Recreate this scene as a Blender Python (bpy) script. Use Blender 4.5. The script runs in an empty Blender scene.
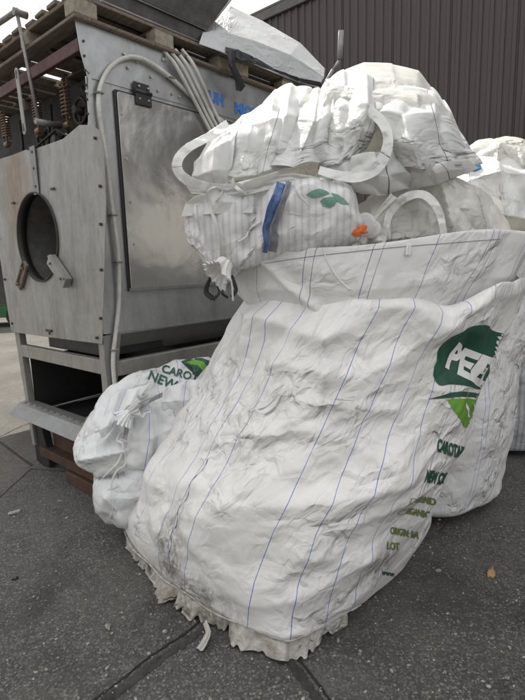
import bpy, bmesh, math, random
import numpy as np
from mathutils import Vector, Matrix
from mathutils.bvhtree import BVHTree
R = math.radians; pi = math.pi
random.seed(7); rng = np.random.default_rng(11)
scn = bpy.context.scene
col = scn.collection

# ------------------------------------------------------------------ camera
CH, PITCH, ROLL, FPX = 1.5, R(9.8), R(1.66), 491.0
fw = np.array([0, math.cos(PITCH), -math.sin(PITCH)])
r0 = np.array([1.0, 0, 0]); u0 = np.array([0, math.sin(PITCH), math.cos(PITCH)])
rt = r0*math.cos(ROLL)-u0*math.sin(ROLL); up = u0*math.cos(ROLL)+r0*math.sin(ROLL)
CAM = np.array([0, 0, CH])
cd = bpy.data.cameras.new('camera'); cam = bpy.data.objects.new('camera', cd); col.objects.link(cam)
cd.sensor_fit = 'VERTICAL'; cd.sensor_height = 36; cd.sensor_width = 27; cd.lens = 36*FPX/700
cd.clip_start = .05; cd.clip_end = 500
m = Matrix.Identity(4)
for i in range(3):
    m[i][0] = rt[i]; m[i][1] = up[i]; m[i][2] = -fw[i]; m[i][3] = CAM[i]
cam.matrix_world = m
scn.camera = cam
# ------------------------------------------------------------------ light
SUN_AZ, SUN_EL = R(-16), R(50)        # azimuth from +Y towards +X
w = bpy.data.worlds.new('World'); scn.world = w; w.use_nodes = True
nt = w.node_tree; nt.nodes.clear()
wo = nt.nodes.new('ShaderNodeOutputWorld'); bg = nt.nodes.new('ShaderNodeBackground')
sky = nt.nodes.new('ShaderNodeTexSky'); sky.sky_type = 'NISHITA'; sky.sun_disc = False
sky.sun_elevation = SUN_EL; sky.sun_rotation = SUN_AZ; sky.dust_density = 3; sky.air_density = 1
tc = nt.nodes.new('ShaderNodeTexCoord'); nz = nt.nodes.new('ShaderNodeTexNoise')
nz.inputs['Scale'].default_value = 2.2; nz.inputs['Detail'].default_value = 7; nz.inputs['Roughness'].default_value = .55
cr = nt.nodes.new('ShaderNodeValToRGB'); cr.color_ramp.elements[0].position = .30; cr.color_ramp.elements[1].position = .58
mp = nt.nodes.new('ShaderNodeMapping'); mp.inputs['Scale'].default_value = (1, 1, 2.6)
mx = nt.nodes.new('ShaderNodeMix'); mx.data_type = 'RGBA'
# thin cloud, brighter overhead than low down, in the sky's own physical scale
sx_ = nt.nodes.new('ShaderNodeSeparateXYZ'); nt.links.new(tc.outputs['Generated'], sx_.inputs[0])
cz = nt.nodes.new('ShaderNodeValToRGB'); cz.color_ramp.elements[0].position = 0.0; cz.color_ramp.elements[0].color = (.42, .40, .38, 1)
cz.color_ramp.elements[1].position = .75; cz.color_ramp.elements[1].color = (1, .985, .965, 1); nt.links.new(sx_.outputs[2], cz.inputs[0])
vm = nt.nodes.new('ShaderNodeVectorMath'); vm.operation = 'SCALE'; vm.inputs['Scale'].default_value = 13.5; nt.links.new(cz.outputs[0], vm.inputs[0]); nt.links.new(vm.outputs[0], mx.inputs[7])
nt.links.new(tc.outputs['Generated'], mp.inputs[0]); nt.links.new(mp.outputs[0], nz.inputs['Vector'])
nt.links.new(nz.outputs['Fac'], cr.inputs[0]); nt.links.new(cr.outputs[0], mx.inputs[0])
nt.links.new(sky.outputs[0], mx.inputs[6]); nt.links.new(mx.outputs[2], bg.inputs[0])
bg.inputs[1].default_value = .1; nt.links.new(bg.outputs[0], wo.inputs[0])
sd = bpy.data.lights.new('sun', 'SUN'); sd.energy = 4.2; sd.angle = R(.53); sd.color = (1, .96, .9)
so = bpy.data.objects.new('sun', sd); col.objects.link(so)
sv = Vector((math.sin(SUN_AZ)*math.cos(SUN_EL), math.cos(SUN_AZ)*math.cos(SUN_EL), math.sin(SUN_EL)))
so.rotation_euler = sv.to_track_quat('Z', 'Y').to_euler(); so.location = (0, 0, 12)
vs = scn.view_settings; vs.view_transform = 'Standard'; vs.look = 'None'; vs.gamma = 1; vs.use_curve_mapping = False
vs.exposure = 0.50
scn.cycles.max_bounces = 6; scn.cycles.transparent_max_bounces = 8

# ------------------------------------------------------------------ pixel <-> space helpers (photo is 525 x 700)
def ray(x, y): return fw+(x-262.5)/FPX*rt-(y-350)/FPX*up
def at(x, y, d): v = ray(x, y); return CAM+v*(d/v[1])
def gnd(x, y, z=0.0): v = ray(x, y); return CAM+v*((z-CH)/v[2])

# ------------------------------------------------------------------ material helpers
class NT:
    def __init__(s, name):
        s.m = bpy.data.materials.new(name); s.m.use_nodes = True; s.t = s.m.node_tree; s.t.nodes.clear()
        s.o = s.n('OutputMaterial')
    def n(s, k, **kw):
        x = s.t.nodes.new('ShaderNode'+k)
        for a, v in kw.items(): setattr(x, a, v)
        return x
    def L(s, a, b): s.t.links.new(a, b)
    def put(s, sock, v):
        if isinstance(v, bpy.types.NodeSocket): s.L(v, sock)
        elif isinstance(v, tuple) and len(v) == 3 and sock.type == 'RGBA': sock.default_value = (*v, 1)
        else: sock.default_value = v
    def math(s, op, a, b=0.0, c=0.0, clamp=False):
        x = s.n('Math', operation=op, use_clamp=clamp); s.put(x.inputs[0], a); s.put(x.inputs[1], b); s.put(x.inputs[2], c); return x.outputs[0]
    def noise(s, vec, scale, detail=3, rough=.5, dist=0.0):
        x = s.n('TexNoise'); s.put(x.inputs['Vector'], vec); x.inputs['Scale'].default_value = scale
        x.inputs['Detail'].default_value = detail; x.inputs['Roughness'].default_value = rough; x.inputs['Distortion'].default_value = dist
        return x.outputs['Fac']
    def vor(s, vec, scale, feat='F1', out='Distance'):
        x = s.n('TexVoronoi', feature=feat); s.put(x.inputs['Vector'], vec); x.inputs['Scale'].default_value = scale; return x.outputs[out]
    def ramp(s, f, stops):
        x = s.n('ValToRGB'); s.put(x.inputs[0], f); e = x.color_ramp.elements
        while len(e) < len(stops): e.new(.5)
        for i, (p, c) in enumerate(stops):
            e[i].position = p; e[i].color = (*c, 1) if isinstance(c, tuple) else (c, c, c, 1)
        return x.outputs[0]
    def mix(s, f, a, b, mode='MIX'):
        x = s.n('Mix', data_type='RGBA', blend_type=mode); s.put(x.inputs[0], f); s.put(x.inputs[6], a); s.put(x.inputs[7], b); return x.outputs[2]
    def scale(s, vec, sc, loc=(0, 0, 0), rot=(0, 0, 0)):
        x = s.n('Mapping'); s.put(x.inputs[0], vec); x.inputs['Scale'].default_value = sc; x.inputs['Location'].default_value = loc; x.inputs['Rotation'].default_value = rot; return x.outputs[0]
    def attr(s, name='rest'): x = s.n('Attribute', attribute_name=name); return x.outputs['Vector']
    def obj(s): return s.n('TexCoord').outputs['Object']
    def gen(s): return s.n('TexCoord').outputs['Generated']
    def geo(s): return s.n('NewGeometry').outputs['Position']
    def bump(s, h, dist, strength=1.0, prev=None):
        x = s.n('Bump'); s.put(x.inputs['Height'], h); x.inputs['Distance'].default_value = dist; x.inputs['Strength'].default_value = strength
        if prev is not None: s.L(prev, x.inputs['Normal'])
        return x.outputs[0]
    def bsdf(s, color, rough=.5, metal=0.0, normal=None, trans=0.0, tcol=None, spec=.5, sheen=0.0, coat=0.0):
        p = s.n('BsdfPrincipled'); s.put(p.inputs['Base Color'], color); s.put(p.inputs['Roughness'], rough); s.put(p.inputs['Metallic'], metal)
        p.inputs['Specular IOR Level'].default_value = spec
        if normal is not None: s.L(normal, p.inputs['Normal'])
        out = p.outputs[0]
        if trans:
            t = s.n('BsdfTranslucent'); s.put(t.inputs[0], tcol if tcol is not None else color)
            if normal is not None: s.L(normal, t.inputs['Normal'])
            ms = s.n('MixShader'); ms.inputs[0].default_value = trans; s.L(out, ms.inputs[1]); s.L(t.outputs[0], ms.inputs[2]); out = ms.outputs[0]
        s.L(out, s.o.inputs[0]); return s.m

def fabric(name, base, lines=(), period=0, lw=.0016, lcol=(.04, .14, .50), dirt=0.0, trans=.1, rough=.42, crink=1.0, weave=True, stripes=None, dirtspots=(), film=False):
    """woven polypropylene; 'rest' attribute holds metres along the cloth"""
    N = NT(name); v = N.attr()
    wob = N.noise(v, 3.0, 2)
    sep = N.n('SeparateXYZ'); N.L(v, sep.inputs[0]); X, Yc, Z = sep.outputs
    xx = N.math('ADD', X, N.math('MULTIPLY', N.math('SUBTRACT', wob, .5), .012))
    c = N.mix(N.ramp(N.noise(v, 2.2, 4, .6), [(.3, 0.0), (.75, 1.0)]), base, tuple(b*.93 for b in base))
    c = N.mix(N.ramp(N.noise(v, 26, 5, .65), [(.45, 0.0), (.8, .35)]), c, tuple(b*.8 for b in base))
    if stripes:
        per, wd, sc = stripes
        f = N.math('PINGPONG', xx, per*.5)
        k = N.math('LESS_THAN', f, wd)
        k = N.math('MULTIPLY', k, N.ramp(N.noise(N.scale(v, (200, 60, 60)), 4, 2), [(.35, .45), (.6, .95)]))
        c = N.mix(k, c, sc)
    fac = None
    for l in lines:
        q = N.math('MODULO', xx, period) if period else xx
        k = N.math('LESS_THAN', N.math('ABSOLUTE', N.math('SUBTRACT', q, l)), lw)
        fac = k if fac is None else N.math('MAXIMUM', fac, k)
    if fac is not None:
        fade = N.ramp(N.noise(N.scale(v, (9, 3, 3)), 3, 3), [(.25, .5), (.5, 1.0)])
        c = N.mix(N.math('MULTIPLY', fac, fade), c, lcol)
    if dirt:
        d = N.ramp(N.noise(N.scale(v, (1, 1.6, 1)), 3.2, 8, .72, .4), [(.5, 0.0), (.72, dirt)])
        c = N.mix(d, c, (.22, .19, .15))
        d2 = N.ramp(N.noise(v, 95, 3, .7), [(.66, 0.0), (.74, dirt*1.2)])
        d2 = N.math('MULTIPLY', d2, N.ramp(N.noise(v, 5, 2), [(.5, 0.0), (.62, 1.0)]))
        c = N.mix(d2, c, (.12, .10, .08))
    for (sx, sy, rx, ry, amt) in dirtspots:
        dx = N.math('DIVIDE', N.math('SUBTRACT', X, sx), rx); dy = N.math('DIVIDE', N.math('SUBTRACT', Yc, sy), ry)
        r2 = N.math('ADD', N.math('MULTIPLY', dx, dx), N.math('MULTIPLY', dy, dy))
        g = N.math('SUBTRACT', 1.0, r2, clamp=True)
        nn = N.ramp(N.noise(N.scale(v, (1, .6, 1)), 22, 8, .75, .8), [(.42, 0.0), (.62, 1.0)])
        c = N.mix(N.math('MULTIPLY', N.math('MULTIPLY', g, nn), amt), c, (.16, .14, .115))
    # crinkles
    dv = N.n('VectorMath', operation='ADD'); N.L(v, dv.inputs[0])
    nv = N.n('TexNoise'); nv.inputs['Scale'].default_value = 7; nv.inputs['Detail'].default_value = 2; N.L(v, nv.inputs['Vector'])
    sc_ = N.n('VectorMath', operation='SCALE'); sc_.inputs['Scale'].default_value = .16; N.L(nv.outputs['Color'], sc_.inputs[0]); N.L(sc_.outputs[0], dv.inputs[1])
    dvo = dv.outputs[0]
    ea = N.vor(N.scale(dvo, (.8, 1.8, 1), (1, 2, 3), (0, 0, .5)), 7); eb = N.vor(N.scale(dvo, (.8, 1.8, 1), (3, 7, 1), (.1, .1, -.7)), 7); e1 = N.math('SUBTRACT', N.math('MULTIPLY', ea, ea), N.math('MULTIPLY', eb, eb))
    n1 = N.noise(dvo, 9, 3, .5)
    ec = N.vor(N.scale(dvo, (1, 1, 1), (3, 1, 2), (.5, .9, .3)), 26); ed = N.vor(N.scale(dvo, (1.6, 1, 1), (1, 8, 2), (.1, .5, 1.3)), 24); e2 = N.math('SUBTRACT', N.math('MULTIPLY', ec, ec), N.math('MULTIPLY', ed, ed))
    rdg = N.math('ABSOLUTE', N.math('SUBTRACT', N.noise(N.scale(dvo, (1, 1.8, 1.3), (1, 5, 2), (.3, .2, .7)), 14, 4, .55), .5))
    msk = N.ramp(N.noise(N.scale(v, (1, 1, 1), (7, 2, 4)), 2.6, 3, .55), [(.42, .06), (.66, 1.0)])
    b1 = N.bump(N.math('MULTIPLY', msk, N.math('ADD', N.math('MULTIPLY', e1, 2.0), N.math('MULTIPLY', n1, .3))), .018*crink, .9)
    b2 = N.bump(N.math('MULTIPLY', msk, N.math('ADD', N.math('MULTIPLY', rdg, 1.2), N.math('MULTIPLY', e2, 2.0))), .0055*crink, .85, b1)
    b3 = N.bump(N.noise(v, 70, 4, .6), .0012*crink, .8, b2)
    if weave:
        wx = N.n('TexWave', wave_type='BANDS', bands_direction='X'); wx.inputs['Scale'].default_value = 95; wx.inputs['Distortion'].default_value = .4; N.L(v, wx.inputs['Vector'])
        wy = N.n('TexWave', wave_type='BANDS', bands_direction='Y'); wy.inputs['Scale'].default_value = 95; wy.inputs['Distortion'].default_value = .4; N.L(v, wy.inputs['Vector'])
        b3 = N.bump(N.math('MULTIPLY', wx.outputs['Fac'], wy.outputs['Fac']), .0005, .35, b3)
    rg = N.math('ADD', rough, N.math('MULTIPLY', N.math('SUBTRACT', N.noise(v, 20, 3), .5), .25))
    return N.bsdf(c, rg, 0, b3, trans, c, spec=.45, coat=0)

W1 = (.81, .80, .775)
def plain(name, color, rough=.6, metal=0.0, var=.25, sc=8, bump=.002, bs=60, stain=None, stainamt=.5, vecscale=(1, 1, 1), spec=.5):
    N = NT(name); v = N.scale(N.obj(), vecscale)
    c = N.mix(N.ramp(N.noise(v, sc, 6, .65), [(.3, 0.0), (.7, 1.0)]), tuple(x*(1+var*.5) for x in color), tuple(x*(1-var) for x in color))
    c = N.mix(N.ramp(N.noise(v, sc*6, 4, .6), [(.45, 0.0), (.75, .5)]), c, tuple(x*(1-var*1.3) for x in color))
    if stain: c = N.mix(N.ramp(N.noise(v, sc*.7, 7, .75, .5), [(.5, 0.0), (.68, stainamt)]), c, stain)
    b = N.bump(N.noise(v, bs, 5, .6), bump, .8)
    rg = N.math('ADD', rough, N.math('MULTIPLY', N.math('SUBTRACT', N.noise(v, sc*2, 4), .5), .3))
    return N.bsdf(c, rg, metal, b, spec=spec)

def galv(name, color, metal=.75, rough=.42, stain=None, hole=False, dirt=.4, brushed=False, spang=.35, rv=.35):
    N = NT(name); o = N.obj()
    sp = N.vor(o, 38, 'F1', 'Color'); bw = N.n('RGBToBW'); N.L(sp, bw.inputs[0])
    c = N.mix(N.math('MULTIPLY', bw.outputs[0], spang), color, tuple(x*.72 for x in color))
    c = N.mix(N.ramp(N.noise(N.scale(o, (1, 1, .35)), 7, 8, .7, .3), [(.42, 0.0), (.75, dirt)]), c, (.17, .16, .145))
    c = N.mix(N.ramp(N.noise(N.scale(o, (1, 1, .12)), 30, 5, .7), [(.55, 0.0), (.8, dirt*.8)]), c, (.12, .11, .10))
    if hole:   # rusty heat stain left of and above the opening, scuffs elsewhere
        s = N.n('SeparateXYZ'); N.L(o, s.inputs[0])
        dx = N.math('DIVIDE', N.math('ADD', s.outputs[0], .92), .30); dz = N.math('DIVIDE', N.math('SUBTRACT', s.outputs[2], 2.0), .42)
        g = N.math('SUBTRACT', 1.0, N.math('ADD', N.math('MULTIPLY', dx, dx), N.math('MULTIPLY', dz, dz)), clamp=True)
        g = N.math('MULTIPLY', g, N.ramp(N.noise(N.scale(o, (1, 1, .5)), 7, 8, .7), [(.3, .1), (.65, 1.0)]))
        c = N.mix(N.math('MULTIPLY', g, .95, clamp=True), c, (.21, .135, .07))
        c = N.mix(N.ramp(N.noise(N.scale(o, (1, 1, .2)), 16, 6, .7), [(.56, 0.0), (.78, .6)]), c, (.13, .11, .09))
    vv = N.scale(o, (1, 1, 40)) if brushed else o
    b = N.bump(N.noise(o, 2.2, 3, .5), .035 if rv < .2 else .02, .6)
    b = N.bump(N.noise(vv, 30, 4, .6), .0012, .6, b)
    rg = N.math('ADD', rough, N.math('MULTIPLY', N.math('SUBTRACT', N.noise(o, 3 if rv < .2 else 9, 6, .7), .5), rv))
    return N.bsdf(c, rg, metal, b)

M = {}
def matdefs():
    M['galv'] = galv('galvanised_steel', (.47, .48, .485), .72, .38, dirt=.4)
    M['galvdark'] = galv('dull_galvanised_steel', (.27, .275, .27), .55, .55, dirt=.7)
    M['front'] = galv('dull_scuffed_sheet_metal', (.35, .345, .325), .35, .50, hole=True, dirt=.7)
    M['door'] = galv('stainless_sheet', (.54, .53, .51), .95, .28, dirt=.05, brushed=False, spang=.05, rv=.07)
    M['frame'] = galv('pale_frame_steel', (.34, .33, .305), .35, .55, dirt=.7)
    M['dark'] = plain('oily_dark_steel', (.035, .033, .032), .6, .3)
    M['black'] = plain('black_plastic', (.02, .02, .022), .45)
    M['rust'] = plain('rusty_painted_steel', (.085, .045, .032), .75, .2, stain=(.12, .07, .04))
    M['redrail'] = plain('dark_red_steel', (.10, .045, .042), .6, .2, stain=(.06, .05, .045))
    M['wood'] = plain('grey_weathered_wood', (.21, .17, .135), .85, 0, .45, 5, .004, 30, (.07, .055, .045), .6, (1, 12, 12))
    M['woodend'] = plain('pale_chipboard_block', (.33, .29, .23), .9, 0, .4, 30, .004, 60)
    M['bolt'] = plain('zinc_bolt', (.5, .48, .45), .4, .8)
    M['spring'] = plain('rusty_spring_steel', (.26, .19, .13), .5, .7, stain=(.1, .06, .04))
    M['hose'] = plain('beige_plastic_hose', (.58, .57, .53), .5, 0, .2, 6, .0008, 40, (.2, .19, .16), .5)
    M['blue'] = plain('blue_print', (.06, .19, .55), .5)
    M['green'] = plain('green_paint', (.035, .14, .05), .5)
    M['white'] = plain('white_paint', (.7, .7, .68), .5)
    M['tarp'] = None
matdefs()
M['bag'] = fabric('woven_white_bag', W1, lines=[x*4.5 for x in (.105, .135, .22, .235, .30, .355, .371, .398, .470, .503, .532, .560, .587, .72, .735, .80, .86, .89)], dirt=.30, trans=.07,
                  dirtspots=[(.372*4.5, .34, .12, .34, .95), (.41*4.5, .14, .35, .22, .9), (.585*4.5, .36, .16, .13, 1.0), (.48*4.5, .10, .6, .09, .9), (.40*4.5, .10, .5, .10, 1.0)], lw=.0014, crink=.8)
M['cuff'] = fabric('woven_white_cuff', (.79, .785, .765), lines=[.06, .30, .335, .54, .575], period=.72, dirt=.12, trans=.12, lcol=(.10, .14, .30), crink=.7, lw=.0014)
M['film'] = fabric('thin_white_film', (.87, .875, .855), dirt=.05, trans=.42, rough=.46, crink=.95, weave=False, lines=[.21, .60], period=.74, lcol=(.12, .13, .18), lw=.0012)
M['film2'] = fabric('thin_white_liner', (.82, .81, .76), dirt=.16, trans=.38, rough=.32, crink=1.3, weave=False)
M['bagR'] = fabric('dusty_white_woven_bag', (.77, .765, .76), dirt=.35, trans=.08, crink=1.1, lines=[.3, .34], period=.9)
M['bagS'] = fabric('small_white_bag', (.82, .83, .83), dirt=.10, trans=.2, rough=.36, crink=.7, lines=[.11, .23], period=.36, lw=.0011)
M['stripe'] = fabric('striped_woven_sack', (.78, .78, .77), dirt=.06, trans=.12, crink=.7, stripes=(.026, .0050, (.60, .60, .625)))
M['grey'] = fabric('grey_ribbed_sack', (.45, .47, .47), dirt=.2, trans=.05, crink=.6, stripes=(.03, .006, (.25, .26, .27)))
M['strap'] = fabric('white_webbing', (.80, .79, .76), dirt=.12, trans=.1, crink=.25)
M['seam'] = fabric('dirty_seam_cloth', (.46, .44, .40), dirt=.95, dirtspots=[(1.5, .28, .35, .4, .7), (2.1, .28, .4, .4, .7), (1.8, .2, .3, .3, .6)], trans=.05, crink=.9)
M['tarp'] = fabric('greyish_tarpaulin', (.66, .67, .67), dirt=.30, trans=.28, rough=.6, crink=.5, weave=False)
M['dkgreen'] = plain('dark_green_print', (.010, .075, .045), .45, 0, .2, 20, .0003)
M['ltgreen'] = plain('leaf_green_print', (.13, .34, .03), .45, 0, .2, 20, .0003)
M['prwhite'] = plain('white_print', (.78, .78, .76), .45, 0, .1, 20, .0003)
M['olive'] = plain('olive_print', (.16, .22, .06), .5, 0, .3, 40, .0003)
M['leafpr'] = plain('faded_green_print', (.13, .28, .21), .5, 0, .3, 40, .0003)
M['bluefab'] = plain('blue_woven_band', (.09, .16, .36), .6, 0, .5, 40, .001, 200)
M['navy'] = plain('dark_blue_grey_fabric', (.20, .21, .24), .7, 0, .4, 30, .001, 100)
M['orange'] = plain('orange_mesh_net', (.75, .16, .03), .6, 0, .3, 30, .003, 100)
M['bluepl'] = plain('bright_blue_plastic', (.03, .22, .55), .4)
M['leaf'] = plain('dry_leaf', (.38, .23, .10), .8)

# ------------------------------------------------------------------ object helpers
def tag(o, label=None, cat=None, group=None, kind=None):
    if label: o['label'] = label
    if cat: o['category'] = cat
    if group: o['group'] = group
    if kind: o['kind'] = kind
    return o
def empty(name, loc=(0, 0, 0), rz=0, label=None, cat=None, group=None):
    o = bpy.data.objects.new(name, None); col.objects.link(o); o.location = loc; o.rotation_euler = (0, 0, rz); o.empty_display_size = .1
    return tag(o, label, cat, group)
def link(name, me, mat=None, parent=None, smooth=False, world=False):
    o = bpy.data.objects.new(name, me); col.objects.link(o)
    if mat is not None and not me.materials: me.materials.append(mat)
    if smooth: me.polygons.foreach_set('use_smooth', [True]*len(me.polygons))
    if parent is not None:
        o.parent = parent
        if world:   # geometry given in world coordinates
            pm = Matrix.Translation(parent.location) @ parent.rotation_euler.to_matrix().to_4x4()
            if parent.parent: 
                q = parent.parent; pm = Matrix.Translation(q.location) @ q.rotation_euler.to_matrix().to_4x4() @ pm
            o.matrix_parent_inverse = pm.inverted()
    return o
def meshpy(V, F, rest=None, name='mesh'):
    me = bpy.data.meshes.new(name); me.from_pydata([tuple(map(float, v)) for v in V], [], [tuple(int(i) for i in f) for f in F]); me.update()
    if rest is not None:
        at_ = me.attributes.new('rest', 'FLOAT_VECTOR', 'POINT'); at_.data.foreach_set('vector', np.asarray(rest, dtype=np.float32).ravel())
    return me
class MB:
    def __init__(s): s.bm = bmesh.new()
    def box(s, x0, x1, y0, y1, z0, z1, bev=.003, M4=None, jit=0):
        r = bmesh.ops.create_cube(s.bm, size=1)['verts']
        for v in r:
            v.co = Vector((x0+(v.co.x+.5)*(x1-x0), y0+(v.co.y+.5)*(y1-y0), z0+(v.co.z+.5)*(z1-z0)))
            if jit: v.co += Vector([random.uniform(-jit, jit) for _ in range(3)])
        if M4 is not None:
            for v in r: v.co = M4 @ v.co
        if bev:
            es = list({e for v in r for e in v.link_edges})
            bmesh.ops.bevel(s.bm, geom=es, offset=bev, segments=1, affect='EDGES', profile=.5)
        return s
    def prism(s, pts, axis, d0, d1, bev=0):
        """polygon pts in the two other axes, extruded along axis"""
        def mk(p, d):
            q = [p[0], p[1]]; q.insert(axis, d); return Vector(q)
        a = [s.bm.verts.new(mk(p, d0)) for p in pts]; b = [s.bm.verts.new(mk(p, d1)) for p in pts]
        n = len(pts); fs = [s.bm.faces.new(a), s.bm.faces.new(b[::-1])]
        for i in range(n): fs.append(s.bm.faces.new((a[i], b[i], b[(i+1) % n], a[(i+1) % n])))
        bmesh.ops.recalc_face_normals(s.bm, faces=fs)
        if bev: bmesh.ops.bevel(s.bm, geom=list({e for f in fs for e in f.edges}), offset=bev, segments=1, affect='EDGES')
        return s
    def tube(s, pts, r, n=10, cap=True, rs=None):
        P = [Vector(p) for p in pts]; k = len(P); T = [(P[min(i+1, k-1)]-P[max(i-1, 0)]).normalized() for i in range(k)]
        nrm = T[0].orthogonal().normalized(); rings = []
        for i in range(k):
            nrm = (nrm-T[i]*nrm.dot(T[i])).normalized(); bi = T[i].cross(nrm); rr = rs[i] if rs is not None else r
            rings.append([s.bm.verts.new(P[i]+(nrm*math.cos(2*pi*j/n)+bi*math.sin(2*pi*j/n))*rr) for j in range(n)])
        for i in range(k-1):
            for j in range(n): 
                f = s.bm.faces.new((rings[i][j], rings[i][(j+1) % n], rings[i+1][(j+1) % n], rings[i+1][j])); f.smooth = True
        if cap: s.bm.faces.new(rings[0][::-1]); s.bm.faces.new(rings[-1])
        return s
    def cyl(s, p, q, r, n=16): return s.tube([p, q], r, n)
    def build(s, name, mat, parent=None, world=False):
        bmesh.ops.recalc_face_normals(s.bm, faces=s.bm.faces)
        me = bpy.data.meshes.new(name); s.bm.to_mesh(me); s.bm.free()
        return link(name, me, mat, parent, world=world)
def spline(pts, n=8):
    P = [np.array(p, float) for p in pts]; P = [2*P[0]-P[1]]+P+[2*P[-1]-P[-2]]; out = []
    for i in range(1, len(P)-2):
        for k in range(n):
            t = k/n; a, b, c, d = P[i-1:i+3]
            out.append(.5*((2*b)+(-a+c)*t+(2*a-5*b+4*c-d)*t*t+(-a+3*b-3*c+d)*t**3))
    out.append(P[-2]); return out

# ------------------------------------------------------------------ cloth: surfaces that buckle because the cloth is longer than the shape it fills
def quad_edges(Q):
    e = np.concatenate([Q[:, [0, 1]], Q[:, [1, 2]], Q[:, [2, 3]], Q[:, [3, 0]]]); e.sort(axis=1)
    return np.unique(e, axis=0)
def nbr(n, E):
    src = np.concatenate([E[:, 0], E[:, 1]]); dst = np.concatenate([E[:, 1], E[:, 0]])
    o = np.argsort(src, kind='stable'); src = src[o]; dst = dst[o]; cnt = np.bincount(src, minlength=n); st = np.cumsum(cnt)-cnt
    k = cnt.max(); N = np.tile(np.arange(n)[:, None], (1, k)); N[src, np.arange(len(src))-st[src]] = dst
    return N, cnt
def relax(V, S, Q, ex, iters, pull, bend, exv=None, floor=None, lo=None):
    n = len(V); E = quad_edges(Q); D = np.concatenate([Q[:, [0, 2]], Q[:, [1, 3]]])
    N1, c1 = nbr(n, E); N2, c2 = nbr(n, D)
    exs = np.ones(n)*ex if exv is None else ex*exv
    def rest(N):
        f = 1+(exs[:, None]+exs[N])*.5
        return np.linalg.norm(S[N]-S[:, None], axis=2)*f
    R1, R2 = rest(N1), rest(N2)
    k1 = (1.0/np.maximum(c1, 1))[:, None]; k2 = (.45/np.maximum(c2, 1))[:, None]
    for it in range(iters):
        d = V[N1]-V[:, None]; L = np.linalg.norm(d, axis=2)+1e-9
        mv = (d*((L-R1)/L)[:, :, None]).sum(1)*k1
        d = V[N2]-V[:, None]; L = np.linalg.norm(d, axis=2)+1e-9
        mv += (d*((L-R2)/L)[:, :, None]).sum(1)*k2
        V = V+mv*.75
        U = V-S
        Um = (U[N1]*(N1 != np.arange(n)[:, None])[:, :, None]).sum(1)/np.maximum(c1, 1)[:, None]
        U = U+bend*(Um-U)
        V = S+U*(1-pull)
        if floor is not None: V[:, 2] = np.maximum(V[:, 2], floor)
    return V
def subdiv(V, Q, extra=None):
    n = len(V); e = np.concatenate([Q[:, [0, 1]], Q[:, [1, 2]], Q[:, [2, 3]], Q[:, [3, 0]]]); es = np.sort(e, axis=1)
    U, inv = np.unique(es, axis=0, return_inverse=True); inv = inv.ravel(); m_ = len(Q)
    em = (V[U[:, 0]]+V[U[:, 1]])*.5; fm = V[Q].mean(1)
    i0, i1, i2, i3 = [n+inv[k*m_:(k+1)*m_] for k in range(4)]; fc = n+len(U)+np.arange(m_)
    nq = np.concatenate([np.stack([Q[:, 0], i0, fc, i3], 1), np.stack([i0, Q[:, 1], i1, fc], 1), np.stack([fc, i1, Q[:, 2], i2], 1), np.stack([i3, fc, i2, Q[:, 3]], 1)])
    return np.concatenate([V, em, fm]), nq
def vnoise(P, sc, seed):
    g = np.random.default_rng(seed); out = 0
    for k in range(7):
        d = g.normal(size=3); d /= np.linalg.norm(d); out = out+np.sin(P@d*sc*g.uniform(.6, 1.6)+g.uniform(0, 6.28))
    return out/2.6
def facets(P, sp, seed, warp=.25):
    """height with sharp straight creases between shallow facets, spacing sp, about unit amplitude"""
    P = P+warp*sp*np.stack([vnoise(P, 1.3/sp, seed+k) for k in range(3)], 1)
    out = 0
    for k, sg in enumerate((1, -1)):
        g = np.random.default_rng(seed*7+k); lo, hi = P.min(0)-sp, P.max(0)+sp; n = np.maximum(1, np.ceil((hi-lo)/sp)).astype(int)
        gr = np.stack(np.meshgrid(*[np.arange(m_) for m_ in n], indexing='ij'), -1).reshape(-1, 3); C_ = lo+(gr+g.random(gr.shape))*sp
        # keep only seeds near the surface
        sub_ = P[::max(1, len(P)//1500)]; dmin = np.array([((sub_-c_)**2).sum(1).min() for c_ in C_]); C_ = C_[dmin < (1.3*sp)**2]; wgt = g.random(len(C_))*.35*sp*sp
        F1 = np.full(len(P), 1e9)
        for c_, w_ in zip(C_, wgt): F1 = np.minimum(F1, ((P-c_)**2).sum(1)+w_)
        out = out+sg*F1/(sp*sp)
    return out
def crumple(P0, Q, shape, levels, seed=1, exv=None, floor=None, noise=.02):
    """P0: parameter points, shape(P)->positions; levels: list of (excess, iters, pull, bend)"""
    P = P0; U = None
    for k, (ex, it, pull, bend) in enumerate(levels):
        if k:
            PU = np.concatenate([P, U], 1); PU, Q = subdiv(PU, Q); P = PU[:, :P0.shape[1]]; U = PU[:, P0.shape[1]:]
        S = shape(P)
        g = np.random.default_rng(seed*31+k)
        if U is None: U = np.zeros_like(S)
        U = U+g.normal(size=S.shape)*noise*(.4**k)
        V = relax(S+U, S, Q, ex, it, pull, bend, None if exv is None else exv(P), floor)
        U = V-S
    return V, Q, P, S
def cubesphere(n):
    """unit cube-sphere with n quads per side"""
    vs_, idx, Q = [], {}, []
    def vid(p):
        k = tuple(int(round(c*n)) for c in p)
        if k not in idx: idx[k] = len(vs_); vs_.append(p)
        return idx[k]
    for ax in range(3):
        for sg in (-1, 1):
            for i in range(n):
                for j in range(n):
                    c = []
                    for (a_, b_) in ((0, 0), (1, 0), (1, 1), (0, 1)):
                        p = [0, 0, 0]; p[ax] = sg; p[(ax+1) % 3] = -1+2*(i+a_)/n; p[(ax+2) % 3] = -1+2*(j+b_)/n; c.append(vid(tuple(p)))
                    Q.append(c if sg > 0 else c[::-1])
    V = np.array(vs_, float); V = np.tan(V*pi/4*.98); V /= np.linalg.norm(V, axis=1)[:, None]
    return V, np.array(Q)
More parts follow.
